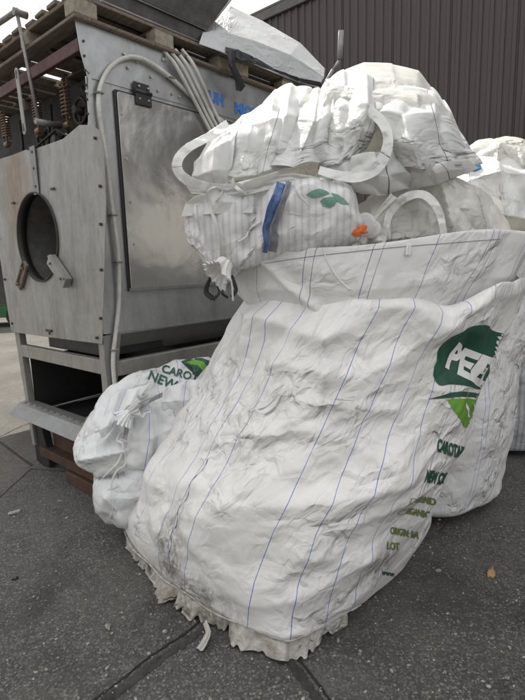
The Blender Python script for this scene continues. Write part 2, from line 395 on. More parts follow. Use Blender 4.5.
BVH = {}
def mkbvh(V, Q): return BVHTree.FromPolygons([tuple(v) for v in V.tolist()], [tuple(q) for q in Q.tolist()])
def hit(bvh, x, y, off=.006):
    v = Vector(ray(x, y)).normalized(); loc, nrm, i, d = bvh.ray_cast(Vector(CAM), v)
    if loc is None: return None
    if nrm.dot(v) > 0: nrm = -nrm
    return loc+nrm*off
def pillow(name, outline, cpx, depth, thick, mat, parent=None, n0=8, levels=((.10, 60, .02, .10), (.10, 60, .03, .10), (.09, 40, .04, .10), (.07, 24, .06, .12)),
           seed=1, tiltx=0.0, back=1.0, sq=.75, ridges=(), floor=.004, noise=.03, exv=None, dz=None, label=None, fac=((.26, .045), (.12, .020)), asp=(1, 1, 1)):
    """closed crumpled body whose outline passes through the given photo points at its own distance; tiltx slides depth with x"""
    c = at(*cpx, depth); sc = depth/ray(*cpx)[1]
    v = ray(*cpx); nrm = -v/np.linalg.norm(v); hx = np.cross(np.array([0, 0, 1.]), nrm); hx /= np.linalg.norm(hx); hy = np.cross(nrm, hx)
    pl = []
    for (x, y) in outline:
        rr = ray(x, y); t = ((c-CAM)@nrm)/(rr@nrm); p = CAM+rr*t-c; pl.append((p@hx, p@hy))
    pl = np.array(pl); th = np.arctan2(pl[:, 1], pl[:, 0]); o = np.argsort(th); th = th[o]; rad = np.hypot(*pl.T)[o]
    th = np.concatenate([th-2*pi, th, th+2*pi]); rad = np.tile(rad, 3)
    def shape(P):
        P = P/np.linalg.norm(P, axis=1)[:, None]
        rho = np.hypot(P[:, 0], P[:, 1]); a_ = np.arctan2(P[:, 1], P[:, 0])
        rr = np.interp(a_, th, rad)*np.minimum(rho, 1)**sq
        zz = np.sign(P[:, 2])*np.abs(P[:, 2])**.8*thick*np.where(P[:, 2] < 0, back, 1)
        X = rr*np.cos(a_); Y_ = rr*np.sin(a_)
        for (x0, y0, x1, y1, wd, amp) in ridges:
            qa = at(x0, y0, depth)-c; qb = at(x1, y1, depth)-c; qa = np.array([qa@hx, qa@hy]); qb = np.array([qb@hx, qb@hy])
            ab = qb-qa; t = np.clip(((X-qa[0])*ab[0]+(Y_-qa[1])*ab[1])/(ab@ab), 0, 1); dd = np.hypot(X-qa[0]-t*ab[0], Y_-qa[1]-t*ab[1])
            zz = zz+np.where(P[:, 2] > -.2, amp*np.exp(-dd/wd), 0)
        B3 = np.stack([X, Y_, zz], 1)
        for q_, (sp_, am_) in enumerate(fac):
            h_ = facets(B3*np.array(asp), sp_, seed*13+q_)*am_; B3 = B3+P*(h_-np.median(h_))[:, None]*np.array([.6, .6, 1.0])
        X, Y_, zz = B3.T
        W = c+X[:, None]*hx+Y_[:, None]*hy+zz[:, None]*nrm
        if tiltx: W = W+np.outer(X*tiltx, np.array([0, 1., 0]))
        if dz is not None: W[:, 2] += dz(W)
        W[:, 2] = np.maximum(W[:, 2], floor)
        return W
    P0, Q0 = cubesphere(n0)
    V, Q, P, S = crumple(P0, Q0, shape, levels, seed, exv=exv, floor=floor, noise=noise)
    rest = np.stack([(S-c)@hx, (S-c)@hy, (S-c)@nrm], 1)
    me = meshpy(V, Q, rest, name)
    o = link(name, me, mat, parent, smooth=True, world=True)
    if parent is not None: BVH[parent.name] = mkbvh(V, Q)
    else: BVH[o.name] = mkbvh(V, Q)
    return o, mkbvh(V, Q)
def ribbon(name, pts, width, mat, parent, side=None, n=10, nw=6, curl=.15, seed=3, wav=.004, face=None, smooth=True, thick=.0025):
    """strip of webbing or cloth along points; its width direction is perpendicular to the path and roughly to the line of sight, twisting a little"""
    P = np.array(spline(pts, n)); k = len(P); T = np.gradient(P, axis=0); T /= np.linalg.norm(T, axis=1)[:, None]+1e-9
    g = np.random.default_rng(seed); ph = g.uniform(0, 6.28, 4)
    arc = np.concatenate([[0], np.cumsum(np.linalg.norm(np.diff(P, axis=0), axis=1))])
    V, RS = [], []
    for i in range(k):
        vw = P[i]-(CAM if face is None else np.array(face)); vw = vw/np.linalg.norm(vw)
        s_ = np.cross(T[i], vw); s_ /= np.linalg.norm(s_)+1e-9; nn = np.cross(s_, T[i])
        tw = curl*math.sin(arc[i]*7+ph[0]); s2 = (s_*math.cos(tw)+nn*math.sin(tw))*(1+.28*math.sin(arc[i]*11+ph[2])+.15*math.sin(arc[i]*23+ph[3]))
        for j in range(nw+1):
            q = j/nw-.5
            V.append(P[i]+s2*q*width+nn*(wav*math.sin(arc[i]*40+q*5+ph[1])*q*2+width*.10*math.sin(q*9+arc[i]*9+ph[0]))); RS.append((q*width, arc[i], 0))
    F = [(i*(nw+1)+j, i*(nw+1)+j+1, (i+1)*(nw+1)+j+1, (i+1)*(nw+1)+j) for i in range(k-1) for j in range(nw)]
    o = link(name, meshpy(V, F, RS, name), mat, parent, smooth=smooth, world=True)
    md = o.modifiers.new('thickness', 'SOLIDIFY'); md.thickness = thick; md.offset = 0
    return o
def sheet(name, corners, mat, parent, nu=10, nv=10, fac=(), asp=(1, 1, 1), levels=((.1, 50, .02, .1), (.1, 50, .03, .1), (.08, 30, .05, .1)), seed=5, bulge=None, noise=.02, fixedge=False, floor=.004, thick=.0025):
    """open crumpled sheet; corners is a grid of 3D points [row][col] interpolated smoothly"""
    G_ = np.array(corners, float)
    r_, c_ = G_.shape[:2]
    def interp(u, v):
        u = u*(c_-1); v = v*(r_-1); i = np.clip(u.astype(int), 0, c_-2); j = np.clip(v.astype(int), 0, r_-2); a_ = (u-i)[:, None]; b_ = (v-j)[:, None]
        a_ = a_*a_*(3-2*a_)*.5+a_*.5; b_ = b_*b_*(3-2*b_)*.5+b_*.5
        return (G_[j, i]*(1-a_)+G_[j, i+1]*a_)*(1-b_)+(G_[j+1, i]*(1-a_)+G_[j+1, i+1]*a_)*b_
    uu, vv = np.meshgrid(np.linspace(0, 1, nu+1), np.linspace(0, 1, nv+1)); P0 = np.stack([uu.ravel(), vv.ravel()], 1)
    Q0 = np.array([(j*(nu+1)+i, j*(nu+1)+i+1, (j+1)*(nu+1)+i+1, (j+1)*(nu+1)+i) for j in range(nv) for i in range(nu)])
    def shape(P):
        W = interp(P[:, 0], P[:, 1])
        if bulge is not None: W = W+bulge(P)
        for q_, (sp_, am_) in enumerate(fac):
            h_ = facets(W*np.array(asp), sp_, seed*17+q_, .35)*am_; vd = CAM-W; vd /= np.linalg.norm(vd, axis=1)[:, None]; W = W+vd*(h_-np.median(h_))[:, None]
        return W
    V, Q, P, S = crumple(P0, Q0, shape, levels, seed, floor=floor, noise=noise)
    w_ = np.linalg.norm(G_[0, -1]-G_[0, 0]); h_ = np.linalg.norm(G_[-1, 0]-G_[0, 0])
    rest = np.stack([P[:, 0]*w_, P[:, 1]*h_, P[:, 0]*0], 1)
    o = link(name, meshpy(V, Q, rest, name), mat, parent, smooth=True, world=True)
    md = o.modifiers.new('thickness', 'SOLIDIFY'); md.thickness = thick; md.offset = 0
    return o, mkbvh(V, Q)
def text_mesh(txt, size, bold=.0, shear=0.0, res=3):
    cu = bpy.data.curves.new('lettering', 'FONT'); cu.body = txt; cu.size = size; cu.offset = bold; cu.shear = shear; cu.resolution_u = res; cu.fill_mode = 'FRONT'
    o = bpy.data.objects.new('tmp', cu); col.objects.link(o); dg = bpy.context.evaluated_depsgraph_get(); dg.update()
    me = bpy.data.meshes.new_from_object(o.evaluated_get(dg)); bpy.data.objects.remove(o); bpy.data.curves.remove(cu)
    return me
def poly_mesh(pts):
    bm = bmesh.new(); vs_ = [bm.verts.new((x, y, 0)) for x, y in pts]; f = bm.faces.new(vs_); bmesh.ops.triangulate(bm, faces=[f]); me = bpy.data.meshes.new('shape'); bm.to_mesh(me); bm.free(); return me
def decal(name, me, mapf, mat, parent, step=.012, lift=.002, world=True):
    """cut a flat shape finely and wrap it on a surface: mapf(x, y) -> 3D or None"""
    bm = bmesh.new(); bm.from_mesh(me)
    xs = [v.co.x for v in bm.verts]; ys = [v.co.y for v in bm.verts]
    for lo, hi, ax in ((min(xs), max(xs), 0), (min(ys), max(ys), 1)):
        k = int(lo/step)+0
        while k*step < hi:
            if k*step > lo:
                co = [0, 0, 0]; no = [0, 0, 0]; co[ax] = k*step; no[ax] = 1
                bmesh.ops.bisect_plane(bm, geom=bm.verts[:]+bm.edges[:]+bm.faces[:], plane_co=co, plane_no=no, dist=1e-6)
            k += 1
    bad = []
    for v in bm.verts:
        p = mapf(v.co.x, v.co.y)
        if p is None: bad.append(v)
        else: v.co = Vector(p)
    if bad: bmesh.ops.delete(bm, geom=bad, context='VERTS')
    me2 = bpy.data.meshes.new(name); bm.to_mesh(me2); bm.free()
    return link(name, me2, mat, parent, smooth=True, world=world)
# ================================================================== SETTING
TA = R(48.6); K = np.array([-.955, 2.92, 0]); AV = np.array([-math.sin(TA), math.cos(TA), 0]); BV = np.array([math.cos(TA), math.sin(TA), 0]); RZ = TA-pi/2
def side(x, y, off=0.0):      # photo point -> world on the machine's long side (pushed out by off)
    n = -AV; p0 = K+n*off; v = ray(x, y); return CAM+v*(((p0-CAM)@n)/(v@n))
def front(x, y, off=0.0):
    n = -BV; p0 = K+n*off; v = ray(x, y); return CAM+v*(((p0-CAM)@n)/(v@n))
def loc(p): d = np.array(p)-K; return (-(d@AV), d@BV, d[2])     # world -> machine frame
def L2W(x, y, z): return K-AV*x+BV*y+np.array([0, 0, z])

def asphalt():
    N = NT('worn_asphalt'); v = N.geo()
    big = N.noise(v, .9, 6, .6); mid = N.noise(v, 5, 6, .7)
    c = N.mix(N.ramp(big, [(.35, 0.0), (.65, 1.0)]), (.048, .046, .044), (.095, .089, .082))
    c = N.mix(N.ramp(mid, [(.45, 0.0), (.75, .7)]), c, (.030, .029, .028))
    ag = N.vor(v, 62, 'F1'); agc = N.vor(v, 62, 'F1', 'Color'); bw = N.n('RGBToBW'); N.L(agc, bw.inputs[0])
    sel = N.math('MULTIPLY', N.math('LESS_THAN', ag, .36), N.ramp(bw.outputs[0], [(.44, 0.0), (.62, 1.0)]))
    sel = N.math('MULTIPLY', sel, N.ramp(N.noise(v, 2.5, 4), [(.38, .25), (.6, 1.0)]))
    c = N.mix(N.math('MULTIPLY', sel, .85), c, N.mix(bw.outputs[0], (.12, .11, .10), (.42, .39, .35)))
    ag2 = N.vor(v, 150, 'F1', 'Color'); bw2 = N.n('RGBToBW'); N.L(ag2, bw2.inputs[0])
    c = N.mix(N.ramp(bw2.outputs[0], [(.5, 0.0), (.8, .6)]), c, (.20, .19, .175))
    st = N.ramp(N.noise(v, 1.6, 8, .7, .6), [(.52, 0.0), (.66, .6)])
    c = N.mix(st, c, (.024, .023, .023))
    du = N.ramp(N.noise(N.scale(v, (1, 1, 1), (5, 3, 0)), 1.3, 6, .65), [(.52, 0.0), (.7, .4)])
    c = N.mix(du, c, (.135, .122, .105))
    cd_ = N.n('VectorMath', operation='ADD'); N.L(v, cd_.inputs[0]); q = N.n('TexNoise'); q.inputs['Scale'].default_value = 4; q.inputs['Detail'].default_value = 5; N.L(v, q.inputs['Vector'])
    qs = N.n('VectorMath', operation='SCALE'); qs.inputs['Scale'].default_value = .35; N.L(q.outputs['Color'], qs.inputs[0]); N.L(qs.outputs[0], cd_.inputs[1])
    ck = N.vor(cd_.outputs[0], .8, 'DISTANCE_TO_EDGE'); ckm = N.ramp(ck, [(.004, 1.0), (.012, 0.0)])
    h = N.math('ADD', N.math('MULTIPLY', N.math('SUBTRACT', .5, ag), sel), N.math('MULTIPLY', mid, 1.3))
    b = N.bump(N.noise(v, 3, 4), .03, .4); b = N.bump(h, .02, 1.0, b); b = N.bump(N.noise(v, 140, 5, .75), .006, 1.0, b)
    return N.bsdf(c, N.math('ADD', .55, N.math('MULTIPLY', mid, .3)), 0, b, spec=.5)
def concrete():
    N = NT('dusty_concrete'); v = N.geo()
    c = N.mix(N.ramp(N.noise(v, 1.2, 7, .65), [(.35, 0.0), (.65, 1.0)]), (.185, .175, .155), (.11, .104, .092))
    c = N.mix(N.ramp(N.noise(v, 22, 6, .75), [(.44, 0.0), (.62, .85)]), c, (.10, .092, .08))
    c = N.mix(N.ramp(N.noise(v, 120, 3, .7), [(.5, 0.0), (.7, .6)]), c, (.32, .30, .27))
    c = N.mix(N.ramp(N.noise(v, .5, 6, .7), [(.50, 0.0), (.62, .7)]), c, (.11, .105, .095))
    b = N.bump(N.noise(v, 40, 6, .75), .012, .9)
    return N.bsdf(c, .9, 0, b, spec=.2)
MA, MC = asphalt(), concrete()
def flat(name, pts, z, mat):
    me = meshpy([(p[0], p[1], z) for p in pts], [tuple(range(len(pts)))], None, name); o = link(name, me, mat); return tag(o, kind='structure')
flat('ground', [(-150, -150), (150, -150), (150, 150), (-150, 150)], 0.0, MA)
p1 = gnd(31, 469); p2 = gnd(0, 497)
far_l = p2+(p2-p1)/np.linalg.norm(p2-p1)*4
flat('concrete_yard', [p1, p2, far_l, (-30, -2), (-40, 40), (-2, 40), L2W(-.2, 3.0, 0), L2W(-.5, .25, 0)], .004, MC)
# joints across the yard: shallow ridged seams and cracks lying on the surface
MJ = plain('packed_joint_dirt', (.045, .042, .038), .95, 0, .6, 9, .01, 40, (.11, .10, .085), .6)
MCR = plain('black_joint_filler', (.022, .021, .02), .9, 0, .5, 20, .004, 80)
def seam(name, pts, w_, h_, mat, seed=1):
    g = np.random.default_rng(seed); P = np.array(spline(pts, 14)); T = np.gradient(P, axis=0); T /= np.linalg.norm(T, axis=1)[:, None]; Nn = np.stack([-T[:, 1], T[:, 0], T[:, 0]*0], 1)
    V, F = [], []; prof = [(-.5, .0005), (-.38, .6), (-.2, 1), (0, .75), (.18, .95), (.36, .55), (.5, .0005)]; k = len(prof)
    for i, p in enumerate(P):
        wv = w_*(1+g.normal()*.16)
        for (a_, h) in prof: V.append(p+Nn[i]*(a_*wv+g.normal()*.0015)+np.array([0, 0, max(.0008, h*h_*(1+g.normal()*.25)) if h > .01 else -.003]))
    F = [(i*k+j, i*k+j+1, (i+1)*k+j+1, (i+1)*k+j) for i in range(len(P)-1) for j in range(k-1)]
    return tag(link(name, meshpy(V, F, None, name), mat, smooth=True), kind='structure')
seam('ground_joint', [gnd(222, 612), gnd(200, 632), gnd(160, 660), gnd(126, 686), gnd(60, 735)], .045, .008, MJ, 1)
seam('ground_joint', [gnd(215, 606), gnd(190, 630), gnd(150, 657), gnd(116, 684), gnd(50, 732)], .012, .004, MCR, 2)
seam('ground_joint', [gnd(262, 625), gnd(290, 662), gnd(312, 692), gnd(345, 740)], .04, .009, MJ, 3)
seam('ground_joint', [gnd(272, 625), gnd(301, 662), gnd(324, 692), gnd(360, 740)], .012, .004, MCR, 4)
seam('ground_joint', [gnd(118, 518), gnd(140, 545), gnd(165, 572), gnd(180, 600)], .02, .005, MCR, 5)
MCK = plain('dark_crack', (.05, .042, .035), .95)
o_ = seam('ground_crack', [gnd(-30, 425), gnd(0, 443), gnd(10, 450), gnd(22, 459), gnd(32, 466)], .03, .004, MCK, 6); o_.location.z = .003
o_ = seam('ground_crack', [gnd(-20, 442), gnd(0, 437), gnd(14, 430), gnd(26, 425), gnd(60, 412)], .018, .004, MCK, 7); o_.location.z = .003
# loose gravel lying on the asphalt
def gravel():
    bm = bmesh.new(); g = random.Random(5)
    for i in range(3200):
        if i < 2300: px, py = g.uniform(-30, 555), g.uniform(470, 740); p = gnd(px, py)
        else: p = np.array([g.uniform(-3, 3), g.uniform(.4, 4), 0])
        s = abs(g.gauss(0, .0024))+.0014
        if g.random() < .03: s *= 2
        mt = Matrix.Translation((p[0], p[1], s*.35)) @ Matrix.Rotation(g.uniform(0, 6.28), 4, 'Z') @ Matrix.Diagonal((s*g.uniform(.8, 1.7), s*g.uniform(.7, 1.2), s*g.uniform(.5, .8), 1))
        r = bmesh.ops.create_icosphere(bm, subdivisions=1, radius=1, matrix=mt)['verts']
        for v in r: v.co += Vector((g.uniform(-1, 1), g.uniform(-1, 1), g.uniform(-1, 1)))*s*.22
    me = bpy.data.meshes.new('gravel'); bm.to_mesh(me); bm.free()
    N = NT('pale_gravel'); v = N.geo(); x = N.vor(v, 25, 'F1', 'Color'); bw = N.n('RGBToBW'); N.L(x, bw.inputs[0])
    mt = N.bsdf(N.ramp(bw.outputs[0], [(.2, (.08, .075, .07)), (.8, (.32, .30, .27))]), .85)
    tag(link('gravel', me, mt), kind='stuff')
gravel()
# a bit of broken stone, and a dry leaf
mb = MB(); mb.box(-.035, .035, -.02, .02, 0, .014, .005, jit=.006)
o = mb.build('stone', plain('pale_stone', (.33, .32, .31), .9)); p = gnd(15, 513); o.location = p; o.rotation_euler = (0, .05, .5); tag(o, 'flat pale stone chip lying on the dark asphalt left of the machine foot', 'stone')
mb = MB(); mb.box(-.012, .012, -.01, .01, 0, .012, .004, jit=.004)
o = mb.build('stone', M['black']); o.location = gnd(15, 579); tag(o, 'small black lump lying on the asphalt at the lower left', 'stone')
lv = [(-.045, 0, .002), (-.03, .012, .006), (-.01, .018, .012), (.012, .014, .010), (.035, .003, .004), (.055, 0, .012), (.032, -.006, .004), (.010, -.016, .012), (-.012, -.018, .010), (-.03, -.010, .005), (-.012, 0, .003), (.012, 0, .003)]
lf = [(0, 1, 10), (1, 2, 10), (2, 3, 11, 10), (3, 4, 11), (4, 5, 6), (4, 6, 11), (6, 7, 11), (7, 8, 10, 11), (8, 9, 10), (9, 0, 10)]
o = link('dry_leaf', meshpy(lv, lf), M['leaf'], smooth=True); o.location = gnd(491, 574); o.rotation_euler = (.15, -.2, 1.0); md = o.modifiers.new('thickness', 'SOLIDIFY'); md.thickness = .0008
tag(o, 'curled brown dry leaf on the dark asphalt right of the big bag', 'leaf')

# ------------------------------------------------------------------ dark corrugated warehouse behind
bld = empty('warehouse', (2.5, 9, 0), math.atan2(-.66, .75), 'tall dark brown warehouse with vertical ribbed metal cladding behind the white bags', 'building')
def cladding():
    N = NT('dark_brown_ribbed_cladding'); v = N.obj()
    c = N.mix(N.ramp(N.noise(N.scale(v, (1, 1, .08)), 2.2, 6, .6), [(.3, 0.0), (.7, 1.0)]), (.060, .049, .047), (.075, .062, .059))
    c = N.mix(N.ramp(N.noise(v, 25, 5, .7), [(.5, 0.0), (.8, .3)]), c, (.09, .08, .078))
    return N.bsdf(c, .5, .1, N.bump(N.noise(v, 6, 3), .006, .5), spec=.4)
MCL = cladding(); xs = -15.0; prof = []; 
while xs < 13:
    k_ = int(round((xs+15)/.165))
    prof += [(xs, 0), (xs+.055, 0), (xs+.07, -.022), (xs+.12, -.022), (xs+.135, 0)]
    if k_ % 6 == 5: prof += [(xs+.148, 0), (xs+.150, .012), (xs+.156, .012), (xs+.158, 0)]
    xs += .165
V = [(x, y, z) for (x, y) in prof for z in (0, 6.45)]; F = [(2*i, 2*i+2, 2*i+3, 2*i+1) for i in range(len(prof)-1)]
link('wall', meshpy(V, F), MCL, bld)
mb = MB(); mb.box(-15, 13, .03, 9, 0, 6.40, 0); mb.build('inner_wall', M['dark'], bld)
mb = MB(); mb.box(-15.1, 13.1, -.07, .02, 6.38, 6.56, .01); mb.box(-15.1, 13.1, -.07, 9.1, 6.561, 6.60, 0); mb.build('roof', plain('grey_brown_flashing', (.11, .10, .10), .5, .2), bld)
mb = MB(); mb.box(-15, 13, -.035, -.024, .02, .35, .003); mb.build('plinth', M['dark'], bld)
# bent steel post
pd = 6.0; pp_ = [at(321, 200, pd), at(322, 120, pd), at(326, 82, pd), at(333, 70, pd), at(340, 60, pd), at(341, 45, pd), at(341, 31, pd)]; base = pp_[0].copy(); base[2] = 0
mb = MB(); mb.tube([base, pp_[0], pp_[1]], .03, 8); mb.tube([pp_[1], pp_[2], pp_[3]], .022, 6)
mb.tube([pp_[3], pp_[4]], .02, 6); mb.tube([pp_[4], pp_[6]], .038, 4)
tag(mb.build('steel_post', plain('grey_steel_post', (.30, .29, .28), .6, .2)), 'pale grey bent steel post standing in front of the dark warehouse wall', 'post')
# far green machine body seen through the gap at the left
gx = gnd(4, 332); gt = empty('green_trailer', (gx[0]-1.2, gx[1]+.8, 0), R(15), 'long green farm trailer with a dark top standing far behind the machine at the left', 'trailer')
mb = MB(); mb.box(-2.2, 2.0, 0, 1.8, .28, .62, .02); mb.box(-2.2, 2.0, -.03, .02, .66, .95, .015); mb.build('side_board', M['green'], gt)
mb = MB(); mb.box(-2.15, 1.95, .03, 1.75, .96, 1.75, .03); mb.build('dark_load', M['dark'], gt)
for x in (-1.3, 1.1):
    mb = MB(); mb.cyl((x, -.02, .3), (x, .2, .3), .3, 24); mb.build('wheel', M['black'], gt)

# ================================================================== MACHINE
mac = empty('sorting_machine', K, RZ, 'grey galvanised steel farm machine with a round front opening and a stainless side door', 'machine')
def part(name, mb, mat, parent=None): return mb.build(name, mat, parent or mac)
# X = -s (0 is the long side facing right), Y = depth along the side, Z up
outl = [(-.02, 1.065), (.62, 1.058), (1.265, 1.052), (1.30, 1.4), (1.33, 1.79), (1.36, 2.1), (1.38, 2.30), (.95, 2.285), (.72, 2.285), (.66, 2.27), (.22, 2.262), (.02, 2.30), (-.10, 2.275), (-.175, 2.235), (-.205, 2.10), (-.185, 1.85), (-.14, 1.64), (-.08, 1.35)]
hc = (.668, 1.722); hr = .285
def front_panel():
    pts = np.array([(-s, z) for s, z in outl]); c = np.array([-hc[0], hc[1]]); n = 128; bm = bmesh.new(); rings = []
    d = pts-c; th = np.arctan2(d[:, 1], d[:, 0])
    def bound(a):
        best = 9; dr = np.array([math.cos(a), math.sin(a)])
        for i in range(len(pts)):
            p, q = pts[i]-c, pts[(i+1) % len(pts)]-c; e = q-p; den = dr[0]*(-e[1])+e[0]*dr[1]
            if abs(den) < 1e-9: continue
            t = (p[0]*(-e[1])+e[0]*p[1])/den; u = (dr[0]*p[1]-dr[1]*p[0])/den
            if t > 0 and -1e-6 <= u <= 1+1e-6: best = min(best, t)
        return best
    angs = sorted(set([2*pi*i/n for i in range(n)]+[a % (2*pi) for a in th]))
    for f in (0, .12, .4, .7, 1):
        r_ = []
        for a in angs:
            rr = hr+(bound(a)-hr)*f; x = c[0]+rr*math.cos(a); z = c[1]+rr*math.sin(a)
            bow = .012*math.sin(2.2*x)*math.sin(1.9*z)
            r_.append(bm.verts.new((x, -.022+bow*(f if f < 1 else .5), z)))
        rings.append(r_)
    k = len(angs)
    for i in range(4):
        for j in range(k): bm.faces.new((rings[i][j], rings[i][(j+1) % k], rings[i+1][(j+1) % k], rings[i+1][j]))
    bmesh.ops.recalc_face_normals(bm, faces=bm.faces)
    if bm.faces[0].normal.y > 0: bmesh.ops.reverse_faces(bm, faces=bm.faces)
    me = bpy.data.meshes.new('front_panel'); bm.to_mesh(me); bm.free()
    o = link('front_panel', me, M['front'], mac); md = o.modifiers.new('thickness', 'SOLIDIFY'); md.thickness = .005; md.offset = -1
    return o
fp = front_panel()
def ringmesh(name, r1, r2, y0, y1, mat, parent):
    bm = bmesh.new(); n = 72; rs = [[bm.verts.new((-hc[0]+r*math.cos(2*pi*i/n), y, hc[1]+r*math.sin(2*pi*i/n))) for i in range(n)] for (r, y) in ((r1, y0), (r2, y0), (r2, y1), (r1, y1))]
    for a in range(4):
        for i in range(n): f = bm.faces.new((rs[a][i], rs[a][(i+1) % n], rs[(a+1) % 4][(i+1) % n], rs[(a+1) % 4][i])); f.smooth = a % 2 == 1
    bmesh.ops.recalc_face_normals(bm, faces=bm.faces); me = bpy.data.meshes.new(name); bm.to_mesh(me); bm.free(); return link(name, me, mat, parent)
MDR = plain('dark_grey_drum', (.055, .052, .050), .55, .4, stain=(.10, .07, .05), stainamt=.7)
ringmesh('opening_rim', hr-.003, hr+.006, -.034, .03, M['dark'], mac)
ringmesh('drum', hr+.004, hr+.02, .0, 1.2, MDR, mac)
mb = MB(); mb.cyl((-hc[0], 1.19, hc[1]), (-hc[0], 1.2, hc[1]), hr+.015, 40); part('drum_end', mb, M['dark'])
mb = MB(); mb.box(-.635, -.565, -.032, -.0275, 1.99, 2.285, .001); part('cover_strip', mb, M['galvdark'])
# bolts
for (x, z) in [(-.60, 2.25), (-.60, 2.15), (-.60, 2.04), (.14, 2.20), (.15, 1.95), (.125, 1.75), (.09, 1.5), (.04, 1.22), (-.02, 1.10), (-1.22, 1.12), (-1.26, 1.45), (-1.29, 1.75), (-.62, 1.085)]:
    mb = MB(); mb.cyl((x, -.035, z), (x, -.02, z), .009, 6); part('bolt', mb, M['rust'])
for i in range(6): mb = MB(); mb.cyl((.004, .020+.002*i, 2.36+.075*i), (.012, .020+.002*i, 2.36+.075*i), .007, 6); part('bolt', mb, M['rust'])
for (x, z) in [(-.97, 1.975), (-.385, 2.0)]: mb = MB(); mb.box(x-.022, x+.022, -.034, -.026, z-.007, z+.007, .002); part('slot', mb, M['black'])
mb = MB(); mb.box(-.66, -.58, -.04, -.026, 1.098, 1.112, .002); part('slot', mb, M['black'])
# two slanted latch bars beside the opening
def slant(name, x, z, ang, l, w_, mat, dep=.045, jog=True):
    mb = MB(); mt = Matrix.Translation((x, -.03, z)) @ Matrix.Rotation(ang, 4, 'Y')
    mb.box(-l/2, l/2, -dep, 0, -w_/2, w_/2, .003, M4=mt)
    mb.box(-l/2+.01, l/2-.01, -dep-.012, -dep, w_/2-.014, w_/2, .001, M4=mt)
    for q in (-.32, .3): 
        a = mt @ Vector((q*l, -dep-.001, 0)); b_ = mt @ Vector((q*l, -dep-.016, 0)); mb.cyl(a, b_, .008, 6)
    return part(name, mb, mat)
slant('latch_bar', -.355, 1.50, R(40), .24, .075, M['frame'])
slant('latch_bar', -.915, 1.475, R(-48), .23, .055, M['wood'], .02)
# side skin
mb = MB()
mb.prism([(.02, 1.115), (2.6, 1.115), (2.6, 2.56), (.03, 2.56)], 0, -.006, 0)
part('side_panel', mb, M['galv'])
mb = MB(); mb.prism([(.042, 2.555), (2.6, 2.555), (2.6, 2.83), (-.005, 2.83), (.01, 2.68)], 0, -.004, .006); part('upper_belt', mb, M['galv'])
mb = MB(); mb.prism([(.0, 1.12), (.0, 2.26), (.018, 2.32), (.040, 2.56), (.06, 2.56), (.10, 1.12)], 0, .0065, .010, 0); part('corner_plate', mb, M['galv'])
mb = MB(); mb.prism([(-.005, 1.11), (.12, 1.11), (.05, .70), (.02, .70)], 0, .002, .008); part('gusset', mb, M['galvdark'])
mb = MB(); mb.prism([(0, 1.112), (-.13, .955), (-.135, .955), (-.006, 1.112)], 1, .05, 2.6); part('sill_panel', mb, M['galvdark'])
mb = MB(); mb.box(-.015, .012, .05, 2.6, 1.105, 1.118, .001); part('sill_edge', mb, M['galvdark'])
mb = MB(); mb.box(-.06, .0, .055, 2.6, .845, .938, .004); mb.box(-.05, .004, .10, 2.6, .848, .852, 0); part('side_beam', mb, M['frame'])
# stainless door with rounded top corner, dark gasket, hinge
def rrect(t0, t1, z0, z1, r, r2, n=8):
    out = [(t0, z0), (t1, z0)]
    for i in range(n+1): a = i/n*pi/2; out.append((t1-r2+r2*math.cos(a), z1-r2+r2*math.sin(a)))
    for i in range(n+1): a = pi/2+i/n*pi/2; out.append((t0+r+r*math.cos(a), z1-r+r*math.sin(a)))
    return out
mb = MB(); mb.prism(rrect(.195, 1.36, 1.365, 2.53, .015, .25), 0, .0005, .012); part('door_gasket', mb, M['black'])
dr_ = MB(); dr_.prism(rrect(.21, 1.35, 1.38, 2.52, .02, .24), 0, .013, .022, .002); dr = part('access_door', dr_, M['door'])
mb = MB(); mb.prism([(.195, 1.365), (1.36, 1.365), (1.36, 1.382), (.195, 1.382)], 0, .0225, .026); part('door_edge', mb, M['galvdark'], dr)
for (t, z) in [(.235, 2.40), (.24, 2.15), (.25, 1.9), (.255, 1.65)]: mb = MB(); mb.cyl((.022, t, z), (.027, t, z), .009, 8); part('rivet', mb, M['bolt'], dr)
hl = loc(side(140, 94))
mb = MB(); mb.box(.024, .036, hl[1]-.055, hl[1]+.06, hl[2]-.075, hl[2]-.005, .004); mb.box(.014, .028, hl[1]-.06, hl[1]+.055, hl[2]+.005, hl[2]+.055, .004); mb.cyl((.033, hl[1]-.06, hl[2]), (.033, hl[1]+.06, hl[2]), .012, 10)
hg = part('hinge', mb, M['black'])
for dx in (-.03, .035):
    for dz in (-.04, .03): mb = MB(); mb.cyl((.024, hl[1]+dx, hl[2]+dz), (.041, hl[1]+dx, hl[2]+dz), .006, 8); part('screw', mb, M['bolt'], hg)
for (px, py) in [(123, 54), (127, 68), (159, 68), (162, 60), (157, 91), (171, 94), (150, 77), (86, 92), (88, 72), (136, 62), (178, 97)]:
    q = loc(side(px, py)); mb = MB(); mb.cyl((.004, q[1], q[2]), (.018, q[1], q[2]), .010, 6); part('screw', mb, M['bolt'])
# blue lettering painted on the belt
for txt, px, py, sz in (('UH', 208, 101.5, .10), ('MIQU', 234, 112.5, .10)):
    q = loc(side(px, py)); me = text_mesh(txt, sz, .006)
    decal('lettering', me, lambda x, y, q=q: (.0085, q[1]+x*1.05, q[2]+y), M['blue'], mac, step=.05, world=False)
